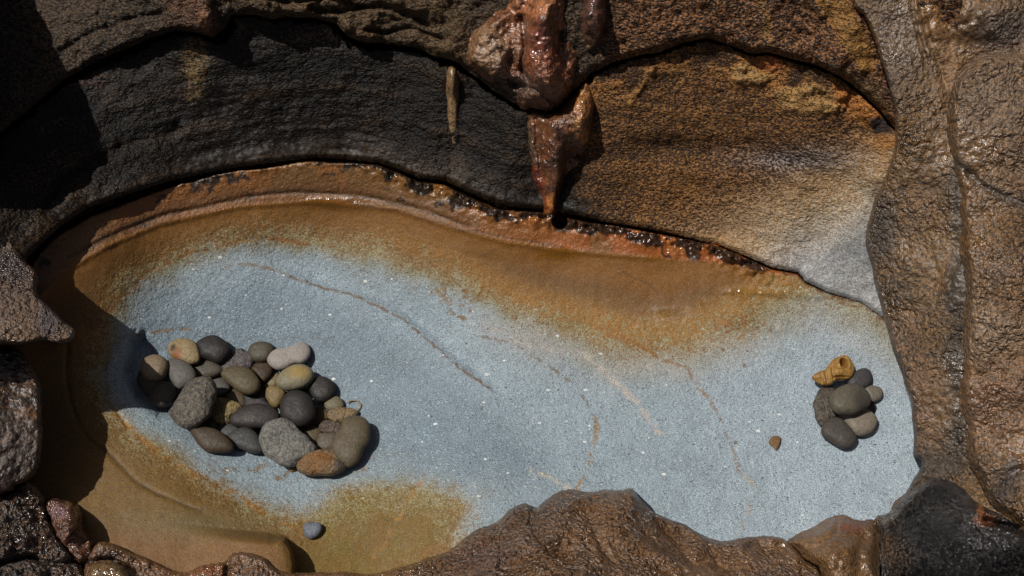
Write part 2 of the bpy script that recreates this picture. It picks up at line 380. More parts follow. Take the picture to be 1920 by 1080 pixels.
for (cx, cy, rx, ry, cc) in ((860, 545, 60, 25, C(112, 86, 48)), (870, 590, 30, 20, C(104, 80, 46)), (690, 880, 90, 20, C(120, 92, 50)), (480, 890, 110, 22, C(104, 84, 52)), (1380, 610, 70, 25, C(128, 92, 50))):
    m = np.exp(-(((U-cx)/rx)**2+((V-cy)/ry)**2))*sstep(fbm(P0, 70, 3, 77), 0.28, 0.42)
    colf = blend(colf, cc, m)
for a in ([(790, 902), (760, 945), (730, 995), (700, 1045)], 4, C(136, 96, 38), .7, 0.0), ([(884, 945), (862, 965), (848, 990), (838, 1018), (815, 1040)], 7, C(104, 76, 34), .85, -0.05), ([(845, 965), (870, 972)], 6, C(104, 76, 34), .8, 0.0):
    m, cc = line(*a); colf = blend(colf, cc, m); brown = blend(brown, cc, m)
for (cx, cy, s) in ((1445, 620, 5), (1420, 615, 4), (1320, 655, 4), (1290, 640, 5), (1395, 685, 4), (1380, 830, 4), (1356, 655, 4), (903, 765, 3)):
    colf = blend(colf, C(88, 66, 40), np.exp(-(np.hypot(U-cx, V-cy)/s)**4)*0.8)
# lip stain line at the right end
m, cc = line([(1440, 505), (1490, 512), (1512, 530), (1556, 552), (1615, 572), (1660, 602)], 4.5, C(84, 58, 34), .95, 0.0, 2); colf = blend(colf, cc, m); brown = blend(brown, cc, m)
m, cc = line([(1550, 560), (1570, 556), (1578, 570), (1610, 575)], 2.0, C(110, 76, 44), .9, 0.0, 2); colf = blend(colf, cc, m)
mixf = np.clip(0.5-sgn/tw*0.85, -0.5, 1.7)
mixf = mixf*(1-ab)+1.8*ab + 0.35*(nC+fbm(P0, 210, 2, 24))*np.exp(-(sg/60)**2)*(1-ab)
roughf = 0.68 - 0.14*ab - 0.36*np.clip(crust*1.8, 0, 1)*ab - 0.30*np.exp(-(d_wl/3)**2)*(U < 1250)*sstep(fbm(P0, 14, 3, 88)+0.9*np.exp(-((U-620)/90)**2), -0.1, 0.5)
glint = np.exp(-((U-622)/55)**2-((V-378)/8)**2)*1.3 + np.exp(-((U-1048)/28)**2-((V-470)/7)**2)*1.3 + np.exp(-(((U-1245)/50)**2+((V-588)/12)**2)) + np.exp(-(((V-547-(U-1400)*0.05)/9)**2))*sstep(U, 1340, 1380)*(1-sstep(U, 1540, 1570)) + np.exp(-(((U-1240)/40)**2+((V-470)/14)**2)) + np.exp(-(((U-1045)/45)**2+((V-478)/9)**2))
roughf = roughf - 0.50*np.clip(glint, 0, 1)
bmpf = 1.0 - 0.75*sstep(-sg, 20, 60)*(~above)  
bmpf = bmpf*(1-0.75*np.clip(glint, 0, 1))
bmpf = bmpf*(1-0.65*np.clip(crust*1.8, 0, 1)*ab)
keep = (side_lip > 0) | (d_lip < 14)
o = sheet('pool_floor', U, V, Pf, keep, M_FLOOR, dict(Col=colf, Col2=brown, Mix=mixf, Rgh=roughf, Bmp=bmpf))
tag(o, kind='structure')

# ------------------------------------------------------------------ back wall and the shelf of rock over it
zlip = tps([(x, 0, z) for x, z in ((-260, .26), (-60, .24), (60, .215), (150, .195), (400, .165), (600, .155), (800, .135), (1000, .125), (1200, .115), (1400, .095), (1550, .085), (1660, .075), (1900, .06))] +
           [(x, 1000, z) for x, z in ((-260, .26), (150, .20), (600, .155), (1000, .125), (1400, .095), (1660, .075), (1900, .06))])
def wall_z(U, V, d):
    z = zlip(U, V*0)
    prof = np.where(d < 70, 0.0004*d+0.000006*d*d*0.5, 0.0004*70+0.0147+0.00088*(d-70))
    z = z + prof*(0.5+0.5*sstep(U, -50, 520))
    cap = 0.42 + 0.30*sstep(U, 0, 900) - 0.17*sstep(V, 60, 330)*(1-sstep(U, -100, 90))
    return np.where(z > cap-0.1, cap-0.1+0.1*np.tanh((z-cap+0.1)/0.1), z)
U, V = mesh_grid(-330, 1800, -330, 760, 2.5)
d_lip, w_lip, side_lip = pl_dist(U, V, LIP)
d_cr, w_cr, side_cr = pl_dist(U, V, CRACK)
ds = np.where(side_lip < 0, d_lip, -d_lip)
nP = unproj(U, V, np.full(U.shape, .3))
ds2 = ds + 3.0*fbm(nP, 16, 3, 3)*sstep(d_lip, 0, 25)
Zw = wall_z(U, V, np.maximum(ds2, 0))
P0 = unproj(U, V, Zw)
nA = fbm(P0, 5, 4, 41); nB = fbm(P0, 20, 4, 42); nC = fbm(P0, 70, 3, 43)
rnd = 0.012*(1-sstep(ds, 0, 14))**2
e = 0.008*nA + 0.003*nB + 0.0016*nC - rnd - 0.11*np.clip(-ds, 0, 40)
st = fbm(np.stack([U*0.0035, ds*0.045, U*0], -1), 1.0, 4, 91); st2 = fbm(np.stack([U*0.012, ds*0.09, U*0], -1), 1.0, 3, 92)
e = e + (0.0022*st+0.0012*st2)*sstep(ds, 5, 40)*(1-0.6*sstep(U, 1350, 1600))
# furrows that follow the bowl, the cavity under the rock shelf
G1 = smooth_pts([(1060, 300), (1200, 285), (1330, 278), (1450, 292), (1560, 335), (1640, 375)], 4)
dg, _, _ = pl_dist(U, V, G1)
e -= 0.012*np.exp(-(dg/22)**2)
G2 = smooth_pts([(90, 385), (160, 320), (240, 270), (330, 245)], 4); dg2, _, _ = pl_dist(U, V, G2)
e -= 0.012*np.exp(-(dg2/14)**2)
rib = pl_dist(U, V, [(350, 62), (362, 120), (366, 185)])[0]
wj = w_cr*(0.8+0.6*nC+0.5*nB)
dd = np.where(side_cr > 0, d_cr, 0)
e -= 0.10*(1-sstep(dd, wj*0.8, wj*1.15+2))
Pw = unproj(U, V, Zw, e)
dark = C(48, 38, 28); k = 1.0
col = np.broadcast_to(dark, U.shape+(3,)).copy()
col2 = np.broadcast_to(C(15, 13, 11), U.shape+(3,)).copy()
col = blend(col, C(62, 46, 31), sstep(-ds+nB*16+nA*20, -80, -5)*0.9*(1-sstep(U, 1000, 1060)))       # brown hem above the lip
col = blend(col, C(96, 74, 48), (1-sstep(U+nA*60, 60, 330))*sstep(nB, -0.3, 0.5)*0.7)
col = blend(col, C(98, 68, 60), np.exp(-((d_cr-25)/22)**2)*sstep(nB, 0.1, 0.5)*(U < 320))
col = blend(col, C(70, 52, 34), sstep(st+0.5*nB, 0.15, 0.6)*0.8)
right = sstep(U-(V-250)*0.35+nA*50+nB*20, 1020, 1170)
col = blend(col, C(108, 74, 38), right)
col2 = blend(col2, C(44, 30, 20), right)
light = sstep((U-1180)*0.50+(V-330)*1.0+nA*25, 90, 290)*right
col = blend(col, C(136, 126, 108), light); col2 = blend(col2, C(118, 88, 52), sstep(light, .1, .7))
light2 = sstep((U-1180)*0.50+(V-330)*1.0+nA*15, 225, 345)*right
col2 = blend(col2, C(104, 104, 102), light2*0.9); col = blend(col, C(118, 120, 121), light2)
lipb = np.exp(-(ds/14)**2)*right
col = blend(col, C(134, 104, 66), lipb*(1-light2)*0.7)
mix = np.full(U.shape, 0.62) + 0.12*nA + 0.22*(1-right)
mix = mix - 0.08*right + 0.16*right*sstep(ds, 120, 260) - 0.22*st*(1-light2) - 0.10*nB
mix = mix - 0.25*np.exp(-((ds-15)/30)**2)*(U < 1050)
mix = mix + 0.45*np.exp(-(dg/26)**2)*(U > 1050)*(1-sstep(U, 1500, 1640)) + 0.3*np.exp(-((V-360)/60)**2-((U-1120)/90)**2)
mix = mix - 0.25*light + 0.1*light2
# ochre and tan deposits under the crack on the right
dep = np.exp(-((d_cr-30)/34)**2)*sstep(U, 1060, 1110)*(side_cr > 0)
col = blend(col, C(126, 86, 44), dep*sstep(nB+nC*.3, -0.15, 0.15)); mix = mix - dep*0.45*sstep(nB, -0.25, 0.1) + dep*0.5*sstep(-nB, 0.15, 0.35)
for (pg, cc, sh) in (([(1450, 185), (1475, 160), (1530, 155), (1575, 175), (1590, 195), (1570, 210), (1520, 212), (1465, 205)], C(128, 98, 58), 0), ([(1370, 130), (1400, 118), (1430, 140), (1460, 150), (1430, 165), (1380, 160)], C(122, 94, 56), 0),
                 ([(1165, 185), (1200, 155), (1240, 110), (1215, 150), (1180, 200)], C(118, 86, 46), 0), ([(1560, 160), (1600, 170), (1640, 205), (1665, 230), (1640, 240), (1600, 215), (1560, 190)], C(134, 86, 42), 0),
                 ([(1420, 110), (1460, 105), (1475, 130), (1450, 140), (1425, 130)], C(128, 74, 40), 0)):
    s = sstep(sd_poly(U+nB*6, V+nB*6, pg), -5, 6); col = blend(col, cc, s); mix = mix*(1-s)+(-0.1)*s; Pw = Pw + (0.006*s*(1+nC))[..., None]*np.array([0, -0.6, 0.8])
s = sstep(9-pl_dist(U+nB*8, V, [(352, 75), (362, 120), (366, 165)])[0], -6, 5)+sstep(sd_poly(U+nB*6, V, [(335, 60), (390, 60), (392, 110), (375, 185), (355, 190), (345, 130)]), -14, 14); s = np.clip(s, 0, 1)
s = s*np.clip(0.7+0.5*nB+0.4*nC, 0, 1); col = blend(col, C(128, 102, 64), s); mix = mix*(1-s)+0.10*s
s = sstep(sd_poly(U+nB*6, V+nB*6, [(1620+10, 225), (1665, 222), (1675, 250), (1640, 255)]), -4, 4); col = blend(col, C(30, 28, 34), s); mix -= 0*s
for (cx, cy, rx, ry, cc) in ((625, 60, 26, 26, C(140, 118, 96)), (570, 70, 40, 20, C(104, 80, 62)), (1020, 440, 1, 1, dark), (860, 310, 14, 34, C(84, 66, 46)), (1500, 300, 110, 22, C(120, 116, 116)), (450, 60, 14, 20, C(90, 76, 56))):
    m = np.exp(-(((U-cx)/rx)**2+((V-cy)/ry)**2)); col = blend(col, cc, m*0.8); mix = mix-0.35*m
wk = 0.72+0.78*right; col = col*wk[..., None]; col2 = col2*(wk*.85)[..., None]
rough = 0.48 + 0.09*right + 0.1*light - 0.32*np.exp(-((ds-16)/9)**2)*sstep(U, 1280, 1400)
bmp = 1.0 + 0.5*nA + 0.2*right - 0.9*np.exp(-(ds/40)**2)*(1-right) - 0.8*light2
keep = (ds > -8) & ((side_cr > 0) | (d_cr < 30))
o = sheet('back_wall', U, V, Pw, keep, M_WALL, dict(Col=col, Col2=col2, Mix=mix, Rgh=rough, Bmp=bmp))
tag(o, kind='structure')

# the rock shelf above the crack
U, V = mesh_grid(-330, 1800, -330, 530, 2.5)
d_lip, _, side_lip = pl_dist(U, V, LIP); d_cr, w_cr, side_cr = pl_dist(U, V, CRACK)
P0 = unproj(U, V, np.full(U.shape, .45))
nB0 = fbm(P0, 22, 3, 51)
ss = np.where(side_cr < 0, d_cr, -d_cr) + nB0*2
Zs = wall_z(U, V, np.where(side_lip < 0, d_lip, 0))
P0 = unproj(U, V, Zs); nA = fbm(P0, 5, 4, 52); nB = fbm(P0, 20, 4, 53); nC = fbm(P0, 70, 3, 54)
rd = ridged(P0*np.array([.6, 1, 1]), 12, 3, 55)
e = 0.03 + 0.012*nA + 0.008*nB*(1+0.6*(U > 430)*(U < 880)) + 0.004*nC - 0.016*(1-sstep(ss, 0, 18))**2 - 0.11*np.clip(-ss, 0, 40)
strip = sstep(U, 420, 470)*(1-sstep(U, 850, 900))
e += 0.014*strip*rd
for ln, w, h in (([(590, 20), (640, 22), (700, 10), (760, 25), (800, 45)], 6, .018), ([(470, -5), (560, 8), (620, 0), (680, 12)], 5, .012), ([(1700, 0), (1720, 60)], 5, .01), ([(100, 115), (180, 60), (300, 20)], 6, .006), ([(690, 60), (760, 50), (830, 75)], 5, .014)):
    dd, _, _ = pl_dist(U+nB*6, V+nB*6, smooth_pts(ln, 3)); e -= h*np.exp(-(dd/w)**2)
for (cx, cy, rx, ry, h) in ((380, 30, 28, 45, .022), (340, 0, 40, 50, .01), (640, 60, 22, 24, .015), (1105, 40, 36, 62, .0), (1590, 90, 34, 70, .01), (820, 40, 60, 40, .012)):
    e += h*np.exp(-(((U-cx)/rx)**2+((V-cy)/ry)**2)**1.5)
Ps = unproj(U, V, Zs, e)
col = np.broadcast_to(C(80, 64, 47), U.shape+(3,)).copy(); col2 = np.broadcast_to(C(26, 22, 19), U.shape+(3,)).copy()
mix = 0.55 + 0.15*nA
col = blend(col, C(88, 69, 46), strip); mix = mix - 0.25*strip*(1+nB)
m = np.exp(-(((U-350)/42)**2+((V-5)/50)**2)**2); col = blend(col, C(100, 70, 50), m); mix -= 0.3*m
m = np.exp(-(((U-385)/16)**2+((V-40)/28)**2)**1.5); col = blend(col, C(130, 92, 66), m); mix -= 0.5*m
rt = sstep(U, 1100, 1180); col = blend(col, C(118, 80, 50), rt); mix = mix + rt*(0.14+0.25*nB)
s = sstep(sd_poly(U+nB*5, V+nB*5, [(1505, -40), (1585, -40), (1600, 20), (1622, 60), (1640, 110), (1642, 140), (1610, 130), (1585, 95), (1550, 40)]), -6, 8)
col = blend(col, C(122, 88, 46), s); mix = mix*(1-s)+(-.05)*s
s = sstep(10-pl_dist(U, V, [(1432, -40), (1436, 60), (1440, 90)])[0], -6, 5); col = blend(col, C(120, 90, 52), s*0.7); mix -= 0.3*s
s = sstep(sd_poly(U+nB*5, V+nB*5, [(1560, 120), (1610, 140), (1650, 150), (1665, 210), (1630, 190), (1590, 160)]), -8, 8); col = blend(col, C(96, 74, 48), s); mix -= 0.3*s
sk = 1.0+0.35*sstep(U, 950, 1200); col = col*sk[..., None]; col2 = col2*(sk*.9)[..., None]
keep = (ss > -7)
o = sheet('rock_shelf', U, V, Ps, keep, M_WALL, dict(Col=col, Col2=col2, Mix=mix, Rgh=np.full(U.shape, .48), Bmp=np.full(U.shape, 1.3)))
tag(o, kind='structure')

# ------------------------------------------------------------------ boulders and crusts
def boulder(name, label, cat, poly, zf, colf, mat=M_ROCK, step=2.5, edge=16, edge_h=0.02, amp=(0.014, 0.007, 0.003), freq=(6, 22, 75), seed=1, wob=3,
            bumps=(), creases=(), rough=0.35, bmp=1.0, group=None, ridge=0.0, gain=1.0, smooth=3, kind=None, drop=0.11, depth=40):
    poly = smooth_pts(poly, smooth, True) if smooth > 1 else poly
    xs = [p[0] for p in poly]; ys = [p[1] for p in poly]
    U, V = mesh_grid(min(xs)-12, max(xs)+12, min(ys)-12, max(ys)+12, step)
    Z = zf(U, V); P0 = unproj(U, V, Z)
    nA = fbm(P0, freq[0], 4, seed); nB = fbm(P0, freq[1], 4, seed+10); nC = fbm(P0, freq[2], 3, seed+20)
    sd = sd_poly(U+nB*wob, V+fbm(P0, freq[1], 3, seed+33)*wob, poly)
    e = amp[0]*nA+amp[1]*nB+amp[2]*nC - edge_h*(1-sstep(sd, 0, edge))**2 - drop*np.clip(-sd, 0, depth)
    if ridge: e = e + ridge*ridged(P0, freq[0]*1.6, 3, seed+40)
    for (cx, cy, rx, ry, h) in bumps:
        e = e + h*np.exp(-(((U-cx)/rx)**2+((V-cy)/ry)**2)**1.4)
    for (ln, w, h) in creases:
        dd, _, _ = pl_dist(U+nB*5, V+nB*5, smooth_pts(ln, 3)); e = e - h*np.exp(-(dd/w)**2)
    D = colf(U, V, nA, nB, nC, sd)
    D['Col'] = D['Col']*gain; D['Col2'] = D['Col2']*gain
    D.setdefault('Rgh', np.full(U.shape, rough)); D.setdefault('Bmp', np.full(U.shape, bmp))
    pt = fbm(P0, 9, 3, seed+55); pw = fbm(P0, 16, 3, seed+66)
    D['Bmp'] = D['Bmp']*np.clip(1+1.1*pt, 0.35, 1.9); D['Rgh'] = np.clip(D['Rgh']+0.32*pw-0.06, 0.12, 0.7)
    o = sheet(name, U, V, unproj(U, V, Z, e), sd > -5.5, mat, D)
    if kind: return tag(o, kind=kind)
    return tag(o, label, cat, group)
def two(c1, c2, mx=0.4, var=0.3, extra=()):
    def f(U, V, nA, nB, nC, sd):
        col = np.broadcast_to(c1, U.shape+(3,)).copy(); col2 = np.broadcast_to(c2, U.shape+(3,)).copy()
        mix = mx+var*nA+var*0.4*nB
        rg = None
        for it in extra:
            kind = it[0]
            if kind == 'b': m = np.exp(-(((U-it[1])/it[3])**2+((V-it[2])/it[4])**2)**1.3)
            elif kind == 'l': m = np.exp(-(pl_dist(U+nB*8, V+nB*8, smooth_pts(it[1], 3))[0]/it[2])**2)
            m = np.clip(m*(1+0.5*nB), 0, 1); cc = it[5] if kind == 'b' else it[3]; dm = it[6] if kind == 'b' else it[4]
            col = blend(col, cc, m); mix = mix*(1-m)+dm*m
        return dict(Col=col, Col2=col2, Mix=mix)
    return f

# --- right bank
zr = tps([(1650, -100, .62), (1650, 100, .50), (1680, 250, .42), (1640, 420, .27), (1660, 600, .17), (1710, 850, .10), (1740, 950, .10), (1900, 950, .17), (1900, 750, .25), (1900, 500, .36), (1900, 250, .46), (1900, 50, .55), (1780, 500, .32), (1780, 200, .47), (1750, 700, .21),
          (2400, 100, .65), (2400, 900, .40), (2400, 1400, .3), (1900, 1300, .12), (1650, -400, .75)])
boulder('boulder', 'tall brown wet rock bank that borders the right edge of the grey pool', 'boulder',
        [(1588, -300), (1596, -20), (1620, 30), (1645, 90), (1665, 150), (1678, 200), (1680, 245), (1672, 300), (1645, 370), (1626, 420), (1628, 470), (1645, 540), (1660, 600), (1675, 650), (1697, 720), (1711, 780), (1715, 830), (1713, 852), (1728, 862), (1722, 885), (1700, 920), (1672, 955), (1700, 1040), (1900, 1200), (2450, 1250), (2450, -300)],
        zr, two(C(114, 84, 48), C(56, 44, 30), .35, .35, (('l', [(1640, 560), (1690, 700), (1730, 900)], 26, C(104, 78, 56), .55), ('l', [(1790, 330), (1800, 450), (1795, 600), (1800, 750), (1790, 860)], 22, C(76, 68, 58), .75),
             ('b', 1680, 80, 50, 110, C(108, 88, 68), .3), ('l', [(1745, -20), (1770, 90), (1790, 180)], 26, C(120, 86, 48), .05), ('l', [(1730, 180), (1770, 260), (1740, 360), (1700, 450)], 32, C(112, 84, 54), .2),
             ('b', 1650, 430, 30, 60, C(70, 60, 50), .7), ('b', 1870, 60, 60, 40, C(90, 68, 58), .6), ('l', [(1700, 600), (1730, 720), (1745, 840)], 22, C(112, 82, 52), .25), ('b', 1745, 875, 70, 35, C(72, 60, 46), .7))),
        seed=61, edge=9, edge_h=0.018, amp=(.014, .006, .003), ridge=.005, creases=(([(1715, -60), (1740, 60), (1770, 150), (1790, 210)], 6, .010), ([(1700, -40), (1722, 60), (1735, 120)], 4, .010)),
        bumps=((1850, 30, 60, 45, .03), (1700, 250, 60, 120, .012)), rough=.52, gain=1.0)
zr2 = lambda U, V: zr(U, V)+0.025
boulder('boulder', 'broad rounded reddish brown boulder face along the right side above the black wet rock', 'boulder',
        [(1778, 200), (1790, 150), (1818, 112), (1850, 98), (1920, 98), (2100, 80), (2450, 60), (2450, 1250), (2000, 1080), (1915, 990), (1865, 955), (1838, 905), (1812, 850), (1796, 700), (1806, 560), (1800, 450), (1790, 350), (1776, 260)],
        zr2, two(C(118, 87, 54), C(62, 47, 32), .35, .3, (('b', 1850, 200, 60, 80, C(122, 98, 74), .3), ('l', [(1790, 300), (1850, 350), (1920, 385)], 10, C(70, 58, 46), .7), ('b', 1860, 620, 60, 60, C(134, 108, 82), .2), ('b', 1870, 760, 70, 60, C(110, 78, 54), .25), ('l', [(1900, 880), (1880, 930)], 16, C(58, 50, 44), .8))),
        seed=62, edge=26, edge_h=0.035, amp=(.014, .006, .0035), ridge=.008, creases=(([(1780, 290), (1850, 352), (1960, 400)], 6, .008),), bumps=((1870, 230, 70, 100, .015), (1880, 640, 70, 120, .015)), rough=.52, bmp=1.1, gain=1.0)
for_e = lambda base, h: (lambda U, V: base(U, V)+h)
zb = tps([(1650, 980, .09), (1728, 875, .14), (1800, 950, .2), (1915, 1000, .25), (1650, 1100, .12), (1800, 1100, .2), (2400, 1200, .4), (2400, 1500, .4), (1600, 1500, .15), (1750, 980, .19)])
boulder('boulder', 'black glistening wet rock in the bottom right corner of the pool bank', 'boulder',
        [(1640, 975), (1665, 962), (1690, 935), (1715, 905), (1740, 895), (1790, 905), (1840, 945), (1880, 965), (1915, 990), (2000, 1040), (2450, 1180), (2450, 1500), (1560, 1500), (1640, 1120), (1648, 1040)],
        zb, two(C(52, 48, 46), C(14, 14, 15), .75, .3, (('b', 1850, 975, 22, 12, C(140, 84, 50), .0), ('b', 1840, 955, 8, 14, C(140, 88, 54), 0.1), ('b', 1660, 1040, 40, 50, C(96, 74, 52), .4), ('l', [(1650, 975), (1700, 930), (1740, 890)], 14, C(104, 78, 48), .35), ('b', 1900, 940, 30, 20, C(90, 60, 48), .4))),
        seed=63, edge=22, edge_h=.03, amp=(.02, .012, .006), freq=(7, 24, 60), rough=.17, bmp=3.2, creases=(([(1850, 975), (1890, 985), (1940, 1005)], 6, .05),), bumps=((1760, 960, 60, 40, .02), (1700, 1050, 50, 40, .015)))
zc = tps([(1480, 1020, .08), (1580, 965, .07), (1640, 985, .09), (1560, 1060, .15), (1640, 1080, .14), (1560, 1300, .2), (1500, 1100, .12)])
boulder('boulder', 'smooth rounded orange brown rock between the jagged bottom rock and the black wet rock', 'boulder',
        [(1476, 1018), (1502, 1000), (1530, 984), (1558, 968), (1580, 964), (1602, 974), (1636, 974), (1648, 1000), (1650, 1060), (1660, 1200), (1700, 1400), (1560, 1400), (1545, 1100), (1508, 1050)],
        zc, two(C(112, 82, 50), C(78, 58, 38), .3, .3, (('b', 1595, 988, 36, 14, C(106, 66, 48), .2), ('b', 1640, 1040, 22, 60, C(92, 68, 44), .5))),
        mat=M_ROCK, seed=64, edge=24, edge_h=.03, amp=(.012, .006, .002), rough=.4, creases=(([(1570, 975), (1560, 1010), (1500, 1040)], 5, .006), ([(1620, 1010), (1610, 1060), (1600, 1100)], 12, .012)), bumps=((1560, 1030, 50, 40, .02),), gain=1.1, bmp=.6)
zd = tps([(700, 1075, .06), (860, 1020, .07), (980, 950, .08), (1080, 920, .08), (1185, 918, .08), (1260, 980, .07), (1400, 1010, .07), (1480, 1020, .08), (1000, 1050, .18), (1200, 1050, .18), (1400, 1080, .13), (1000, 1300, .3), (1300, 1300, .3), (650, 1300, .2)])
boulder('boulder', 'jagged peaked brown wet rock rising from the bottom edge in front of the grey pool', 'boulder',
        [(640, 1082), (700, 1078), (780, 1056), (848, 1032), (870, 1010), (900, 992), (930, 980), (958, 955), (985, 944), (1010, 948), (1038, 926), (1066, 918), (1100, 922), (1135, 919), (1168, 920), (1186, 917), (1204, 938), (1232, 963), (1270, 980), (1310, 1000), (1350, 1014), (1395, 1012), (1435, 1002), (1458, 1004), (1480, 1020), (1510, 1050), (1556, 1110), (1600, 1400), (560, 1400), (560, 1100)],
        zd, two(C(104, 76, 50), C(62, 46, 34), .35, .3, (('b', 900, 1040, 60, 30, C(104, 76, 64), .5), ('l', [(1000, 945), (1010, 1000), (1050, 1045)], 9, C(92, 64, 36), .4), ('l', [(1190, 925), (1240, 980), (1300, 1010), (1330, 1060)], 9, C(96, 66, 36), .4))),
        seed=65, edge=9, edge_h=.014, amp=(.010, .010, .004), freq=(7, 20, 70), wob=4, ridge=.022, smooth=2, rough=.30, bmp=1.4,
        creases=(([(1005, 950), (1000, 985), (1030, 1030), (1075, 1050)], 7, .018), ([(1100, 960), (1125, 1020), (1150, 1060)], 7, .010), ([(1215, 960), (1260, 1010), (1300, 1060)], 7, .012), ([(930, 990), (940, 1040), (970, 1090)], 5, .010), ([(1330, 1020), (1350, 1060), (1400, 1090)], 7, .010)),
        bumps=((1060, 985, 40, 40, .02), (1160, 970, 36, 40, .018), (960, 1000, 30, 30, .014), (1400, 1040, 40, 25, .015)), gain=1.2)

# --- left bank: rocks that overhang the pool and shade it
zl1 = tps([(140, 630, .245), (60, 500, .245), (0, 435, .24), (0, 640, .27), (-200, 400, .28), (-200, 640, .32), (80, 600, .255)])
boulder('boulder', 'pointed brown rock with a blue black top jutting in from the left edge', 'boulder',
        [(-240, 280), (-100, 370), (5, 437), (28, 462), (48, 490), (66, 508), (72, 528), (68, 546), (82, 566), (104, 586), (122, 606), (139, 618), (138, 632), (128, 640), (110, 643), (85, 638), (50, 642), (5, 645), (-240, 650)],
        zl1, two(C(100, 75, 51), C(58, 45, 35), .4, .25, (('b', 28, 495, 38, 48, C(68, 62, 64), .6), ('b', 90, 600, 20, 30, C(72, 62, 66), .5), ('l', [(20, 450), (66, 515)], 5, C(130, 92, 62), .1))),
        seed=66, edge=10, edge_h=.015, amp=(.008, .005, .003), smooth=2, wob=2, rough=.5, bmp=1.2, creases=(([(72, 535), (55, 548), (35, 550)], 4, .008),), gain=1.0)
zl2 = tps([(80, 740, .155), (78, 850, .145), (50, 900, .13), (0, 650, .19), (0, 900, .16), (-200, 780, .28), (40, 670, .17)])
boulder('boulder', 'dark brown upright rock on the left edge directly below the pointed rock', 'boulder',
        [(-240, 655), (5, 656), (22, 650), (42, 664), (56, 684), (70, 704), (79, 730), (80, 758), (77, 775), (80, 800), (80, 832), (74, 868), (66, 888), (52, 900), (25, 915), (5, 928), (-240, 960)],
        zl2, two(C(84, 64, 48), C(40, 33, 29), .5, .25, (('b', 62, 775, 24, 12, C(118, 82, 52), .2), ('b', 20, 680, 25, 25, C(68, 58, 56), .6), ('b', 60, 700, 20, 30, C(104, 78, 60), .3))),
        seed=67, edge=12, edge_h=.018, amp=(.010, .006, .004), smooth=2, wob=2, rough=.42, bmp=1.4)
zl3 = tps([(80, 930, .10), (160, 1060, .085), (0, 930, .15), (0, 1080, .15), (-200, 1000, .25), (100, 1200, .14), (-200, 1300, .24)])
boulder('boulder', 'blackish wet rock filling the bottom left corner', 'boulder',
        [(-240, 965), (5, 930), (30, 914), (52, 904), (66, 908), (76, 922), (86, 940), (92, 975), (112, 1010), (140, 1045), (165, 1075), (180, 1130), (160, 1330), (-240, 1330)],
        zl3, two(C(90, 66, 46), C(26, 24, 24), .62, .3, (('l', [(55, 905), (72, 925), (84, 942)], 5, C(150, 118, 78), .0),)),
        seed=68, edge=12, edge_h=.02, amp=(.014, .008, .006), freq=(8, 26, 70), smooth=2, wob=3, rough=.28, bmp=1.7, creases=(([(0, 1060), (50, 1045), (100, 1060), (150, 1050)], 6, .03),))
zl4 = lambda U, V: zl3(U, V)-0.02
boulder('boulder', 'glossy reddish brown knob of rock with painted pale wet highlights beside the bottom left corner', 'boulder',
        [(80, 945), (92, 933), (115, 931), (138, 942), (155, 960), (156, 976), (163, 998), (178, 1018), (179, 1042), (160, 1056), (134, 1048), (112, 1022), (92, 985)],
        zl4, two(C(108, 70, 48), C(62, 40, 32), .4, .4, (('b', 130, 945, 14, 8, C(150, 118, 84), .0), ('b', 110, 960, 18, 14, C(120, 96, 96), .1))),  # the two pale blobs paint wet highlights into the knob's colour
        mat=M_DRIP, seed=69, edge=14, edge_h=.025, amp=(.010, .010, .004), freq=(12, 34, 90), smooth=3, wob=3, rough=.2, bmp=1.2, bumps=((125, 980, 24, 34, .03),), ridge=.008, step=2, gain=1.1)
ze = tps([(180, 1020, .08), (240, 1035, .07), (350, 1075, .06), (440, 1040, .08), (520, 1070, .07), (760, 1075, .03), (300, 1200, .12), (700, 1250, .10), (100, 1300, .16), (165, 1110, .09)])
boulder('boulder', 'low reddish rock ridge running along the bottom edge under the brown shelf', 'boulder',
        [(160, 1060), (178, 1022), (198, 1014), (232, 1028), (268, 1044), (300, 1060), (345, 1074), (372, 1062), (395, 1056), (420, 1053), (436, 1036), (468, 1036), (498, 1046), (524, 1068), (580, 1074), (640, 1072), (700, 1080), (760, 1100), (760, 1330), (120, 1330), (150, 1130)],
        ze, two(C(120, 86, 58), C(62, 46, 36), .4, .3, (('b', 395, 1068, 30, 10, C(122, 72, 46), .1), ('b', 205, 1045, 20, 14, C(64, 50, 42), .8), ('b', 470, 1050, 30, 16, C(116, 84, 58), .25))),
        seed=70, edge=10, edge_h=.018, amp=(.010, .007, .004), smooth=2, wob=3, rough=.33, bmp=1.2, creases=(([(170, 1058), (205, 1050), (250, 1068)], 5, .03), ([(428, 1050), (420, 1080)], 5, .016)))
boulder('stone', 'small wet glossy tan stone wedged at the bottom edge near the left corner', 'stone',
        [(164, 1068), (180, 1054), (205, 1051), (228, 1060), (242, 1078), (244, 1110), (200, 1125), (165, 1110)],
        for_e(ze, .03), two(C(108, 84, 54), C(76, 58, 40), .3, .3), mat=M_DRIP, seed=71, edge=14, edge_h=.02, amp=(.003, .003, .001), rough=.15, bmp=.8, step=2)

# --- mineral crusts on the back wall
def back_z(U, V):
    d, _, s = pl_dist(U, V, LIP); return wall_z(U, V, np.where(s < 0, d, 0))
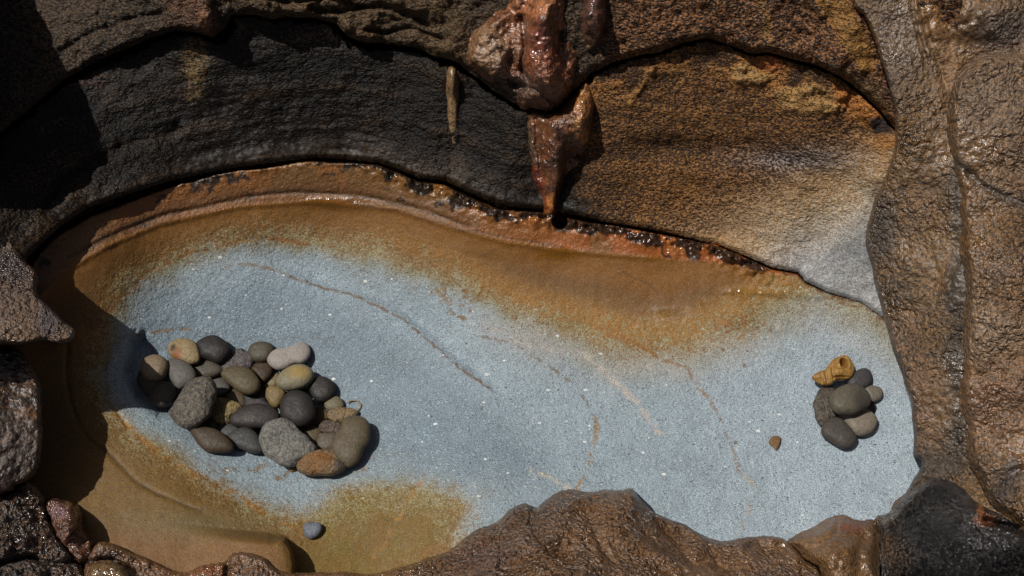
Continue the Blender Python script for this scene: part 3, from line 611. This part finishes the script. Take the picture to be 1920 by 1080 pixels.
# cliff beyond the left edge whose shade keeps the upper left wall black
def cliff_z(U, V): return back_z(U, V) + 0.05 + 0.09*(1-sstep(V, 230, 400))
boulder('cliff', None, None, [(-420, -500), (-130, -500), (-90, -300), (-70, -140), (-40, -60), (-40, 20), (-42, 60), (-62, 110), (-80, 170), (-60, 250), (-36, 320), (-40, 370), (-70, 420), (-420, 460)],
        cliff_z, two(C(80, 66, 52), C(40, 36, 32), .5, .3), step=6, edge=20, edge_h=.03, seed=72, smooth=2, kind='structure', drop=.05, depth=10)

boulder('mineral_crust', 'knobbly reddish mineral crust bulging from the middle of the top edge above the hanging drip', 'mineral crust',
        [(872, 108), (876, 78), (888, 55), (912, 40), (930, 20), (952, 5), (958, -80), (1062, -80), (1066, 10), (1078, 60), (1090, 105), (1086, 140), (1072, 172), (1052, 198), (1024, 210), (1002, 200), (982, 203), (962, 186), (934, 172), (904, 142), (880, 126)],
        for_e(back_z, .028), two(C(112, 70, 44), C(56, 36, 28), .4, .35, (('b', 915, 90, 45, 45, C(140, 112, 84), .15), ('b', 1015, 80, 26, 50, C(104, 56, 40), .2), ('b', 1030, 130, 40, 30, C(122, 72, 46), .2), ('b', 960, 165, 50, 22, C(82, 70, 54), .5), ('b', 1000, 10, 50, 24, C(150, 96, 60), .3))),
        mat=M_DRIP, seed=73, step=2, edge=22, edge_h=.035, amp=(.010, .010, .004), freq=(10, 30, 80), wob=4, rough=.26, bmp=1.0, ridge=.008, gain=1.2,
        bumps=[(915, 95, 46, 52, .05), (1015, 90, 34, 80, .05), (960, 80, 14, 22, .014), (1035, 150, 36, 40, .03), (972, 105, 12, 20, .014), (935, 130, 20, 14, .01), (1000, 70, 9, 9, .008), (920, 60, 10, 9, .008), (945, 55, 9, 8, .008), (990, 180, 20, 16, .015),
               (960, 140, 8, 8, .006), (895, 95, 8, 9, .005), (935, 85, 8, 8, .006), (1010, 30, 26, 26, .02)],
        creases=(([(975, 30), (985, 80), (978, 125), (990, 150)], 5, .022), ([(930, 150), (970, 160), (1010, 172), (1040, 195)], 6, .02), ([(1050, 60), (1055, 110), (1070, 140)], 5, .014)))
boulder('mineral_crust', 'small dark red mineral lump at the top edge right of the larger crust', 'mineral crust',
        [(1084, 40), (1090, 5), (1098, -60), (1140, -60), (1143, 10), (1142, 45), (1130, 78), (1112, 100), (1094, 104), (1086, 75)],
        for_e(back_z, .024), two(C(92, 62, 50), C(50, 34, 30), .4, .3, (('b', 1110, 85, 20, 14, C(104, 84, 56), .3),)), mat=M_DRIP, seed=74, step=2, edge=14, edge_h=.03, amp=(.006, .008, .003), freq=(10, 36, 90), rough=.18, bmp=.8, gain=1.2,
        bumps=[(1113, 30, 22, 45, .05), (1103, 30, 6, 6, .006), (1125, 45, 6, 6, .006), (1102, 72, 7, 7, .007)])
boulder('dripstone', 'tapering red brown hanging mineral drip whose tip touches the pool rim', 'dripstone',
        [(979, 232), (984, 212), (1004, 203), (1028, 214), (1050, 210), (1068, 190), (1082, 162), (1100, 146), (1116, 164), (1122, 200), (1117, 240), (1108, 282), (1092, 318), (1066, 335), (1055, 360), (1050, 392), (1040, 406), (1022, 408), (1012, 392), (1006, 362), (995, 330), (986, 290), (980, 258)],
        back_z, two(C(98, 60, 36), C(48, 33, 26), .4, .35, (('l', [(995, 290), (1010, 340), (1024, 400)], 9, C(104, 48, 32), .1), ('l', [(985, 230), (1000, 300)], 9, C(96, 80, 60), .4), ('l', [(1095, 165), (1085, 240), (1100, 260)], 14, C(150, 102, 58), .15), ('b', 1020, 210, 10, 14, C(120, 112, 96), .3), ('b', 1030, 385, 9, 22, C(150, 92, 44), .1))),
        mat=M_DRIP, seed=75, step=2, edge=18, edge_h=.035, amp=(.005, .006, .003), freq=(9, 30, 80), wob=3, rough=.19, bmp=.9, ridge=.006, gain=1.2,
        bumps=[(1055, 235, 50, 60, .055), (1095, 200, 20, 50, .03), (1035, 320, 26, 70, .045), (1004, 290, 14, 70, .02), (1028, 262, 5, 5, .006), (1082, 235, 8, 10, .006)],
        creases=(([(1005, 225), (1010, 290), (1012, 330)], 5, .014), ([(1060, 330), (1065, 290), (1100, 300)], 6, .014)))
boulder('mineral_rib', 'thin tan vertical mineral rib on the dark wall left of the hanging drip', 'mineral rib',
        [(829, 150), (835, 130), (848, 122), (861, 134), (865, 160), (862, 200), (862, 235), (860, 262), (860, 322), (848, 324), (841, 262), (836, 230), (834, 190)],
        back_z, two(C(112, 88, 58), C(72, 58, 42), .35, .3), mat=M_DRIP, seed=76, step=1.6, edge=8, edge_h=.012, amp=(.002, .002, .001), wob=1, rough=.3, bmp=.6, gain=1.3,
        bumps=[(848, 150, 11, 28, .022), (849, 215, 10, 50, .012)], drop=.05)

# ------------------------------------------------------------------ pebbles
def pebble(name, label, cat, pts, c1, c2, thick=0.5, lvl=0.0, mx=0.3, var=0.3, rough=0.55, bumpy=0.0, mat=M_PEB, gain=0.64, seed=0, power=0.60, dents=(), group=None, paints=(), parent=None, tilt=0.0, NM=(88, 34)):
    pts = np.array(pts, float); N, M = NM
    sp = np.array(smooth_pts([tuple(p) for p in pts], 16, True))
    seg = np.hypot(*(np.roll(sp, -1, 0)-sp).T); cum = np.concatenate([[0], np.cumsum(seg)])
    tt = np.linspace(0, cum[-1], N, endpoint=False); spc = np.vstack([sp, sp[:1]])
    out = np.stack([np.interp(tt, cum, spc[:, 0]), np.interp(tt, cum, spc[:, 1])], -1)
    c = out.mean(0)
    fz = float(floor_z(np.array([[c[0]]]), np.array([[c[1]]]))[0, 0])
    w = unproj(out[:, 0], out[:, 1], np.full(N, fz)); wc = w.mean(0)
    rr = np.hypot(*(w-wc)[:, :2].T); th = thick*rr.min()*1.25
    th = max(th, 0.35*rr.mean())
    zc = fz + th*0.82 + lvl*0.022
    w = unproj(out[:, 0], out[:, 1], np.full(N, zc)); wc = w.mean(0)
    # the widest ring sits a little below the top as seen from here
    phi = np.linspace(-math.pi/2, math.pi/2, M)
    sc = np.maximum(np.cos(phi), 0)**power
    R = wc+(w-wc)[None]*sc[:, None, None]*1.035
    hz = np.sign(np.sin(phi))*np.abs(np.sin(phi))**0.95*th
    R[..., 2] += hz[:, None]
    nn = (R-wc); nn = nn/np.maximum(np.linalg.norm(nn, axis=-1, keepdims=True), 1e-6)
    Q = R+seed*3.7
    R = R+nn*((0.0012+bumpy*.0055)*fbm(Q, 26, 3, seed+1)+bumpy*0.002*ridged(Q, 60, 3, seed+2))[..., None]
    for (px, py, rx, ry, h) in dents:
        ctr = unproj(np.array(px), np.array(py), np.array(zc+th*.7)); k = 2.1/FPX
        R[..., 2] += h*np.exp(-(((R[..., 0]-ctr[0])/(rx*k))**2+((R[..., 1]-ctr[1])/(ry*k*1.12))**2)**2)*sstep(phi, 0, .3)[:, None]
    if tilt: R[..., 2] += tilt*(R[..., 0]-wc[0])
    verts = R.reshape(-1, 3)-wc
    i = np.arange(M-1)[:, None]; j = np.arange(N)[None]; j2 = (j+1) % N
    F = np.stack([i*N+j, i*N+j2, (i+1)*N+j2, (i+1)*N+j], -1).reshape(-1, 4)
    col = np.broadcast_to(c1*gain, verts.shape).copy(); c2v = np.broadcast_to(c2*gain, verts.shape).copy()
    nA = fbm(Q.reshape(-1, 3), 22, 3, seed+7); nB = fbm(Q.reshape(-1, 3), 70, 3, seed+8)
    mix = mx+var*nA
    Pm = R.reshape(-1, 3)
    for (px, py, rx, ry, cc) in paints:
        ctr = unproj(np.array(px), np.array(py), np.array(zc+th*.6)); k = 2.1/FPX
        m = np.exp(-(((Pm[:, 0]-ctr[0])/(rx*k))**2+((Pm[:, 1]-ctr[1])/(ry*k*1.1))**2)**1.5)*np.clip(1+.4*nB, 0, 1.2)
        m = np.clip(m, 0, 1)[:, None]; col = col*(1-m)+cc*gain*m; c2v = c2v*(1-m*.8)+cc*gain*m*.8
    o = link_mesh(name, verts, F, mat, dict(Col=col, Col2=c2v, Mix=mix, Rgh=rough))
    o.location = wc.tolist()
    if parent is None: tag(o, label, cat, group)
    return o, (wc, th)
def ZA(pts): return [(220+x/3.462, 600+y/3.462) for x, y in pts]
def ZB(pts): return [(1480+x/4.909, 640+y/4.909) for x, y in pts]
GA = 'pebbles heaped in the left hollow of the pool'; GB = 'pebbles in the small pile at the right end of the pool'
blk = (C(56, 52, 50), C(44, 42, 42)); gry = (C(104, 98, 88), C(84, 80, 74)); olv = (C(104, 96, 74), C(82, 76, 60)); tan = (C(160, 140, 104), C(120, 104, 80)); brn = (C(84, 68, 50), C(62, 52, 42))
PA = [
 ("cream stone with an orange streak at the upper left of the left heap", [(330,190),(350,145),(400,122),(470,130),(515,170),(535,220),(530,265),(500,288),(450,285),(390,255),(345,225)], (C(162,142,104), C(128,110,82)), 0, dict(paints=[(220+390/3.462, 600+225/3.462, 9, 12, C(150,84,34)), (220+365/3.462, 600+185/3.462, 5, 6, C(60,46,34))], bumpy=.3)),
 ("smooth black stone topmost in the left heap beside the cream one", [(512,160),(560,120),(620,103),(670,115),(715,155),(735,200),(705,245),(660,275),(610,262),(550,240),(530,200)], blk, 0.3, {}),
 ("dark olive oval stone beside the long white stone in the left heap", [(850,205),(870,165),(910,148),(960,148),(1000,165),(1018,195),(1005,235),(975,265),(920,272),(870,255)], (C(92,86,72), C(74,70,60)), 0, {}),
 ("long white bean shaped stone at the top right of the left heap", [(975,265),(990,225),(1030,195),(1100,185),(1150,170),(1190,148),(1230,160),(1250,195),(1240,240),(1200,280),(1150,285),(1100,310),(1050,322),(1005,305)], (C(168,160,152), C(150,142,134)), .4, dict(mx=.2)),
 ("rough purplish grey rock between the black stone and the olive oval", [(735,215),(780,198),(830,205),(870,235),(885,280),(850,330),(780,345),(700,345),(685,290),(700,240)], (C(112,104,104), C(84,78,78)), 0, dict(bumpy=.8, mat=M_PEBR)),
 ("tan stone half in shade at the left end of the left heap", [(200,245),(250,232),(300,245),(328,285),(320,335),(290,380),(240,395),(180,380),(150,320),(165,270)], (C(140,122,96), C(116,100,80)), 0, {}),
 ("plain grey egg shaped stone below the cream stone in the left heap", [(318,285),(350,258),(400,258),(450,280),(495,320),(512,365),(495,400),(440,435),(395,448),(370,425),(345,380),(322,330)], (C(108,104,98), C(96,92,86)), .5, {}),
 ("flat brownish grey stone right of the plain grey egg shaped stone", [(470,292),(530,268),(590,262),(640,275),(680,305),(680,340),(640,365),(570,385),(515,380),(490,330)], (C(94,86,74), C(76,70,62)), 0, {}),
 ("small grey stone tucked behind the big mottled stone", [(590,385),(650,362),(700,385),(732,435),(720,468),(680,492),(640,505),(610,450)], (C(96,92,86), C(80,76,70)), 0, {}),
 ("olive brown oval stone near the middle top of the left heap", [(680,345),(720,315),(790,303),(850,315),(895,350),(922,400),(915,445),(880,475),(835,480),(780,455),(720,410),(690,380)], (C(104,92,68), C(86,76,58)), 1.2, {}),
 ("small dark reddish brown stone under the white stone's left end", [(865,315),(900,282),(950,275),(1000,290),(1010,325),(990,370),(950,402),(920,390),(890,350)], (C(78,60,42), C(58,46,40)), .3, dict(bumpy=.3)),
 ("tan chip squeezed beneath the yellow and grey oval stone", [(950,410),(990,365),(1025,352),(1055,370),(1035,420),(985,445),(955,440)], (C(140,124,90), C(100,86,60)), 0, dict(bumpy=.5)),
 ("grey stone mostly hidden under the yellow crowned oval", [(1090,470),(1150,440),(1210,435),(1255,470),(1245,510),(1180,500),(1110,500)], (C(100,98,92), C(84,82,78)), -.3, {}),
 ("oval stone with a yellow crown and grey end, upper right of the left heap", [(1030,405),(1050,360),(1100,320),(1160,295),(1220,298),(1262,330),(1270,370),(1245,410),(1195,440),(1110,455),(1055,440)], (C(140,132,108), C(118,112,94)), 1.1, dict(paints=[(220+1175/3.462, 600+345/3.462, 24, 12, C(166,142,84))])),
 ("round black stone at the right end of the upper row in the left heap", [(1238,420),(1262,390),(1310,375),(1360,380),(1400,410),(1412,450),(1395,495),(1350,525),(1300,525),(1265,495),(1245,455)], (C(60,56,54), C(50,48,46)), .2, {}),
 ("black stone deep in shade at the far left of the left heap", [(150,330),(200,340),(260,390),(300,400),(300,470),(240,510),(170,470),(130,400)], (C(70,64,56), C(50,46,42)), -.3, {}),
 ("dark stone in shade touching the left side of the big mottled stone", [(285,405),(340,412),(378,450),(390,500),(360,540),(280,560),(220,520),(235,440)], (C(80,74,66), C(60,56,52)), .1, {}),
 ("large mottled grey stone at the left of the left heap", [(395,520),(440,440),(490,390),(550,378),(605,385),(632,420),(635,480),(610,560),(590,620),(545,665),(490,690),(430,688),(370,650),(335,610),(365,560)], (C(120,112,98), C(84,80,76)), 1.3, dict(bumpy=.5, mat=M_PEBR, mx=.45)),
 ("small brown stone above the yellowish blocky stone in the left heap", [(690,480),(720,455),(770,452),(815,480),(830,520),(820,560),(780,565),(730,535),(695,510)], (C(100,84,64), C(84,70,56)), 0, {}),
 ("blocky yellowish tan stone below the big mottled stone", [(618,610),(630,550),(650,515),(700,515),(760,535),(808,572),(790,610),(750,640),(735,665),(690,668),(640,655),(618,635)], (C(156,136,92), C(104,84,58)), .5, dict(bumpy=.7, mat=M_PEBR, mx=.3)),
 ("dark slab like stone behind the long dark oval in the heap's middle", [(825,490),(880,460),(930,430),(965,460),(965,520),(1010,570),(960,600),(840,590)], (C(62,58,56), C(50,48,47)), .3, {}),
 ("long dark oval stone across the middle of the left heap", [(738,640),(770,600),(830,565),(900,548),(970,555),(1030,585),(1052,625),(1035,665),(980,695),(890,700),(800,695),(750,680)], (C(64,58,56), C(52,49,48)), 1.3, dict(paints=[(220+850/3.462, 600+635/3.462, 10, 8, C(84,74,68))])),
 ("small round yellowish stone in the middle of the left heap", [(958,490),(975,445),(1010,430),(1055,435),(1090,465),(1090,500),(1065,545),(1035,570),(1000,560),(965,525)], (C(140,120,78), C(110,92,60)), 1.0, dict(bumpy=.3)),
 ("large round black stone in the right middle of the left heap", [(1058,590),(1070,530),(1110,480),(1165,465),(1220,480),(1265,520),(1283,580),(1275,640),(1230,680),(1170,692),(1110,670),(1070,635)], (C(58,54,52), C(47,45,44)), 1.0, {}),
 ("brown wedge of stone right of the large round black stone", [(1270,575),(1320,570),(1370,600),(1370,640),(1320,672),(1265,685),(1245,650),(1275,610)], (C(100,80,50), C(80,64,44)), 0, {}),
 ("small greenish tan stone near the right tip of the left heap", [(1345,555),(1355,520),(1390,500),(1440,505),(1468,540),(1460,575),(1420,590),(1370,590)], (C(124,116,92), C(104,98,80)), 0, {}),
 ("orange tan speckled stone just above the large olive stone", [(1370,620),(1385,590),(1430,575),(1500,570),(1550,585),(1560,610),(1530,640),(1480,665),(1420,665),(1380,645)], (C(150,124,86), C(116,106,90)), .2, dict(bumpy=.4, mat=M_PEBR)),
 ("purplish brown broken stone beside the large olive stone's upper left", [(1315,690),(1340,665),(1400,655),(1460,670),(1475,740),(1400,750),(1340,740)], (C(108,92,80), C(74,64,62)), 0, dict(bumpy=.7, mat=M_PEBR)),
 ("brownish stone behind the large pale grey stone's upper right edge", [(1160,700),(1220,682),(1290,690),(1325,720),(1318,770),(1290,815),(1240,790),(1180,740)], (C(98,86,62), C(80,72,56)), 0, {}),
 ("squarish tan grey stone between the pale grey and large olive stones", [(1295,780),(1320,740),(1380,735),(1430,745),(1430,830),(1370,855),(1310,845),(1293,820)], (C(110,100,84), C(92,84,72)), .2, {}),
 ("large long olive grey stone at the right end of the left heap", [(1470,650),(1520,630),(1580,632),(1625,665),(1642,720),(1635,790),(1600,840),(1580,890),(1550,930),(1500,952),(1450,930),(1400,880),(1390,820),(1410,760),(1450,700)], (C(106,94,74), C(88,80,66)), 1.0, dict(thick=.42)),
 ("small dark brown stone under the lower edge of the big mottled stone", [(515,690),(570,650),(610,635),(642,665),(645,710),(580,730)], (C(74,66,54), C(60,54,46)), 0, {}),
 ("wide dark brown stone at the lower left corner of the left heap", [(478,700),(560,700),(650,715),(710,760),(748,810),(740,845),(680,858),(600,858),(550,835),(510,780)], (C(84,70,52), C(66,58,48)), .5, {}),
 ("dark slate grey stone under the long dark oval stone", [(640,700),(700,672),(760,680),(810,700),(800,745),(720,775),(670,745)], (C(76,76,74), C(60,60,60)), 0, {}),
 ("blue black stone between the dark brown and the large pale grey stone", [(715,765),(770,715),(830,700),(880,715),(920,755),(950,820),(940,855),(880,862),(810,840),(760,815)], (C(74,74,72), C(56,56,56)), .6, {}),
 ("dark chip in the gap above the large pale grey stone", [(890,718),(940,700),(975,710),(950,745),(910,748)], (C(76,74,70), C(60,58,56)), 0, {}),
 ("large pale grey rough stone at the bottom of the left heap", [(930,780),(945,730),(990,680),(1050,652),(1100,655),(1160,700),(1230,760),(1290,830),(1260,880),(1200,930),(1150,950),(1090,945),(1010,905),(960,850)], (C(136,134,126), C(104,102,98)), 1.1, dict(bumpy=.7, mat=M_PEBR, thick=.45, mx=.35)),
 ("orange topped angular stone at the very bottom of the left heap", [(1168,960),(1185,920),(1240,870),(1310,845),(1390,845),(1440,865),(1475,910),(1488,955),(1460,985),(1400,1003),(1300,1005),(1200,995)], (C(136,120,92), C(100,90,78)), .8, dict(bumpy=.5, mat=M_PEBR, thick=.55, paints=[(220+1300/3.462, 600+925/3.462, 34, 19, C(140,94,44)), (220+1450/3.462, 600+930/3.462, 9, 14, C(84,78,72))])),
 ("tiny brown stone left of the orange topped stone", [(1115,960),(1130,940),(1160,942),(1168,965),(1140,990),(1120,980)], (C(126,92,56), C(104,76,50)), 0, {}),
]
for i, (lab, pts, cc, lvl, kw) in enumerate(PA):
    pebble('pebble', lab, 'pebble', ZA(pts), cc[0], cc[1], lvl=lvl, seed=100+i*3, group=GA, **kw)
PB = [
 ("dark grey stone touching the yellow shell in the right pile", [(540,355),(590,300),(640,265),(700,258),(745,290),(755,350),(735,400),(680,430),(600,420),(550,405)], (C(76,72,74), C(62,59,60)), .2, {}),
 ("small tan grey stone at the right side of the right pile", [(680,430),(740,410),(800,418),(845,445),(858,490),(840,530),(790,552),(740,545),(700,500)], (C(126,118,106), C(110,104,94)), 0, {}),
 ("tiny dark stone peeking out below the small tan grey one in the right pile", [(705,600),(745,560),(785,575),(800,615),(785,655),(750,662),(700,640)], (C(70,64,62), C(58,54,53)), -.2, {}),
 ("long mottled brown grey stone at the left side of the right pile", [(205,545),(240,480),(310,415),(380,415),(425,470),(410,560),(410,620),(425,680),(370,725),(305,757),(260,710),(240,630),(215,590)], (C(104,98,88), C(76,66,56)), .2, dict(bumpy=.6, mat=M_PEBR, mx=.45)),
 ("flat pale tan speckled stone at the lower right of the right pile", [(455,670),(560,640),(680,620),(740,650),(790,700),(797,750),(765,820),(700,860),(630,865),(570,840),(530,780),(490,720)], (C(140,130,116), C(118,106,92)), .2, dict(mx=.35)),
 ("dark brown grey oblong stone lowest in the right pile", [(300,800),(330,740),(390,708),(460,712),(510,760),(570,820),(608,880),(600,930),(550,975),(480,975),(400,930),(325,880),(298,840)], (C(86,80,74), C(72,67,62)), .2, {}),
 ("large olive grey oval stone lying on top of the right pile", [(370,540),(395,480),(450,430),(530,405),(620,412),(690,450),(735,510),(742,560),(715,605),(650,640),(580,668),(500,672),(430,650),(385,600)], (C(104,98,82), C(86,82,72)), 1.4, dict(paints=[(1480+650/4.909, 640+540/4.909, 16, 22, C(72,68,62))])),
]
for i, (lab, pts, cc, lvl, kw) in enumerate(PB):
    pebble('pebble', lab, 'pebble', ZB(pts), cc[0], cc[1], lvl=lvl, seed=300+i*3, group=GB, **kw)
pebble('pebble', 'single small blue grey pebble lying alone on the olive stained stone below the left heap', 'pebble',
       [(568, 990), (574, 981), (588, 979), (600, 982), (603, 991), (598, 1003), (585, 1010), (573, 1006)], C(122, 130, 140), C(96, 102, 110), seed=400, lvl=0)

# the yellow shell: pointed spire at the left, swollen whorls and a round mouth opening upward at the right
def ZP(x, y, rx, ry, h): return (1480+x/4.909, 640+y/4.909, rx/4.909, ry/4.909, h)
shell, (wc, th) = pebble('sea_shell', 'yellow ochre sea shell with a round open mouth lying on the right pile of pebbles', 'shell',
    ZB([(222,325),(270,288),(335,258),(390,195),(445,155),(508,138),(558,172),(585,235),(582,290),(555,335),(500,350),(430,360),(380,400),(310,400),(262,372)]), C(150,116,62), C(112,78,38), thick=.62, lvl=.5, mx=.3, var=.4, rough=.4, NM=(220, 110), seed=410, gain=.95, bumpy=.25, power=.6,
    dents=[ZP(500,205,32,34,-.022), ZP(500,165,60,20,.004), ZP(455,210,18,34,.003), ZP(545,210,16,34,.003), ZP(400,300,12,60,-.004), ZP(340,320,10,60,-.003), ZP(300,330,9,50,-.002), ZP(470,325,70,7,-.006), ZP(450,285,50,25,.004)],
    paints=[ZP(500,205,26,28,0)[:4]+(C(120,66,30),), ZP(455,330,60,10,0)[:4]+(C(110,70,28),)])
lobe, _ = pebble('shell_lip', None, None, ZB([(350, 380), (400, 335), (480, 325), (548, 330), (560, 365), (520, 410), (470, 445), (420, 455), (370, 435)]), C(138, 98, 44), C(104, 72, 34), lvl=-.1, seed=412, bumpy=.5, parent=shell, thick=.5)
lobe['label'] = 'folded lower lip of the yellow shell'
lobe.location = (np.array(lobe.location[:])-wc).tolist()
# broken ring of shell at the tip of the left heap
def ring():
    cu, cv = 220+1530/3.462, 600+560/3.462; k = DIST/FPX
    th = np.linspace(-2.6, 1.5, 60); N = 10
    fz = float(floor_z(np.array([[cu]]), np.array([[cv]]))[0, 0])
    c = unproj(np.array(cu), np.array(cv), np.array(fz+.003)); R = []
    for t in th:
        rad = np.array([math.cos(t)*14*k, -math.sin(t)*11*k, 0]); d = rad/np.linalg.norm(rad); a = np.linspace(0, 2*math.pi, N, endpoint=False)
        w = 0.0022*(1-0.6*abs((t+.5)/2.1)**3)
        R.append(rad+np.cos(a)[:, None]*d*w+np.sin(a)[:, None]*np.array([0, 0, 1])*w*1.3)
    R = np.array(R); n = len(th); R = R+(0.0008*fbm(R, 200, 2, 3))[..., None]
    i = np.arange(n-1)[:, None]; j = np.arange(N)[None]; j2 = (j+1) % N
    F = np.stack([i*N+j, i*N+j2, (i+1)*N+j2, (i+1)*N+j], -1).reshape(-1, 4)
    o = link_mesh('shell_fragment', R.reshape(-1, 3), F, M_PEB, dict(Col=C(150, 136, 110), Col2=C(110, 96, 76), Mix=.4, Rgh=.6)); o.location = c.tolist()
    tag(o, 'thin curved broken shell rim lying at the right tip of the left heap', 'shell')
ring()
# brown leaf scrap
def scrap():
    pts = smooth_pts([(1442, 830), (1446, 820), (1453, 817), (1462, 819), (1464, 826), (1462, 834), (1456, 843), (1450, 838)], 6, True)
    N = len(pts); fz = float(floor_z(np.array([[1454.]]), np.array([[830.]]))[0, 0]); pts = np.array(pts)
    top = unproj(pts[:, 0], pts[:, 1], np.full(N, fz+.0035)); c = top.mean(0)
    rings = []
    for s, h in ((1.0, -.003), (1.0, 0.0), (.9, .0012), (.5, .0018), (.02, .0012)):
        r = c+(top-c)*s; r = r.copy(); r[:, 2] += h; rings.append(r)
    R = np.array(rings)-c; n = len(rings)
    R[..., 2] += 0.0008*fbm(R, 90, 2, 8)
    i = np.arange(n-1)[:, None]; j = np.arange(N)[None]; j2 = (j+1) % N
    F = np.stack([i*N+j, i*N+j2, (i+1)*N+j2, (i+1)*N+j], -1).reshape(-1, 4)
    o = link_mesh('leaf_scrap', R.reshape(-1, 3), F, M_PEB, dict(Col=C(112, 88, 58), Col2=C(92, 70, 46), Mix=.4, Rgh=.7)); o.location = c.tolist()
    tag(o, 'small flat brown scrap lying alone on the grey stone left of the right pile', 'leaf scrap')
scrap()
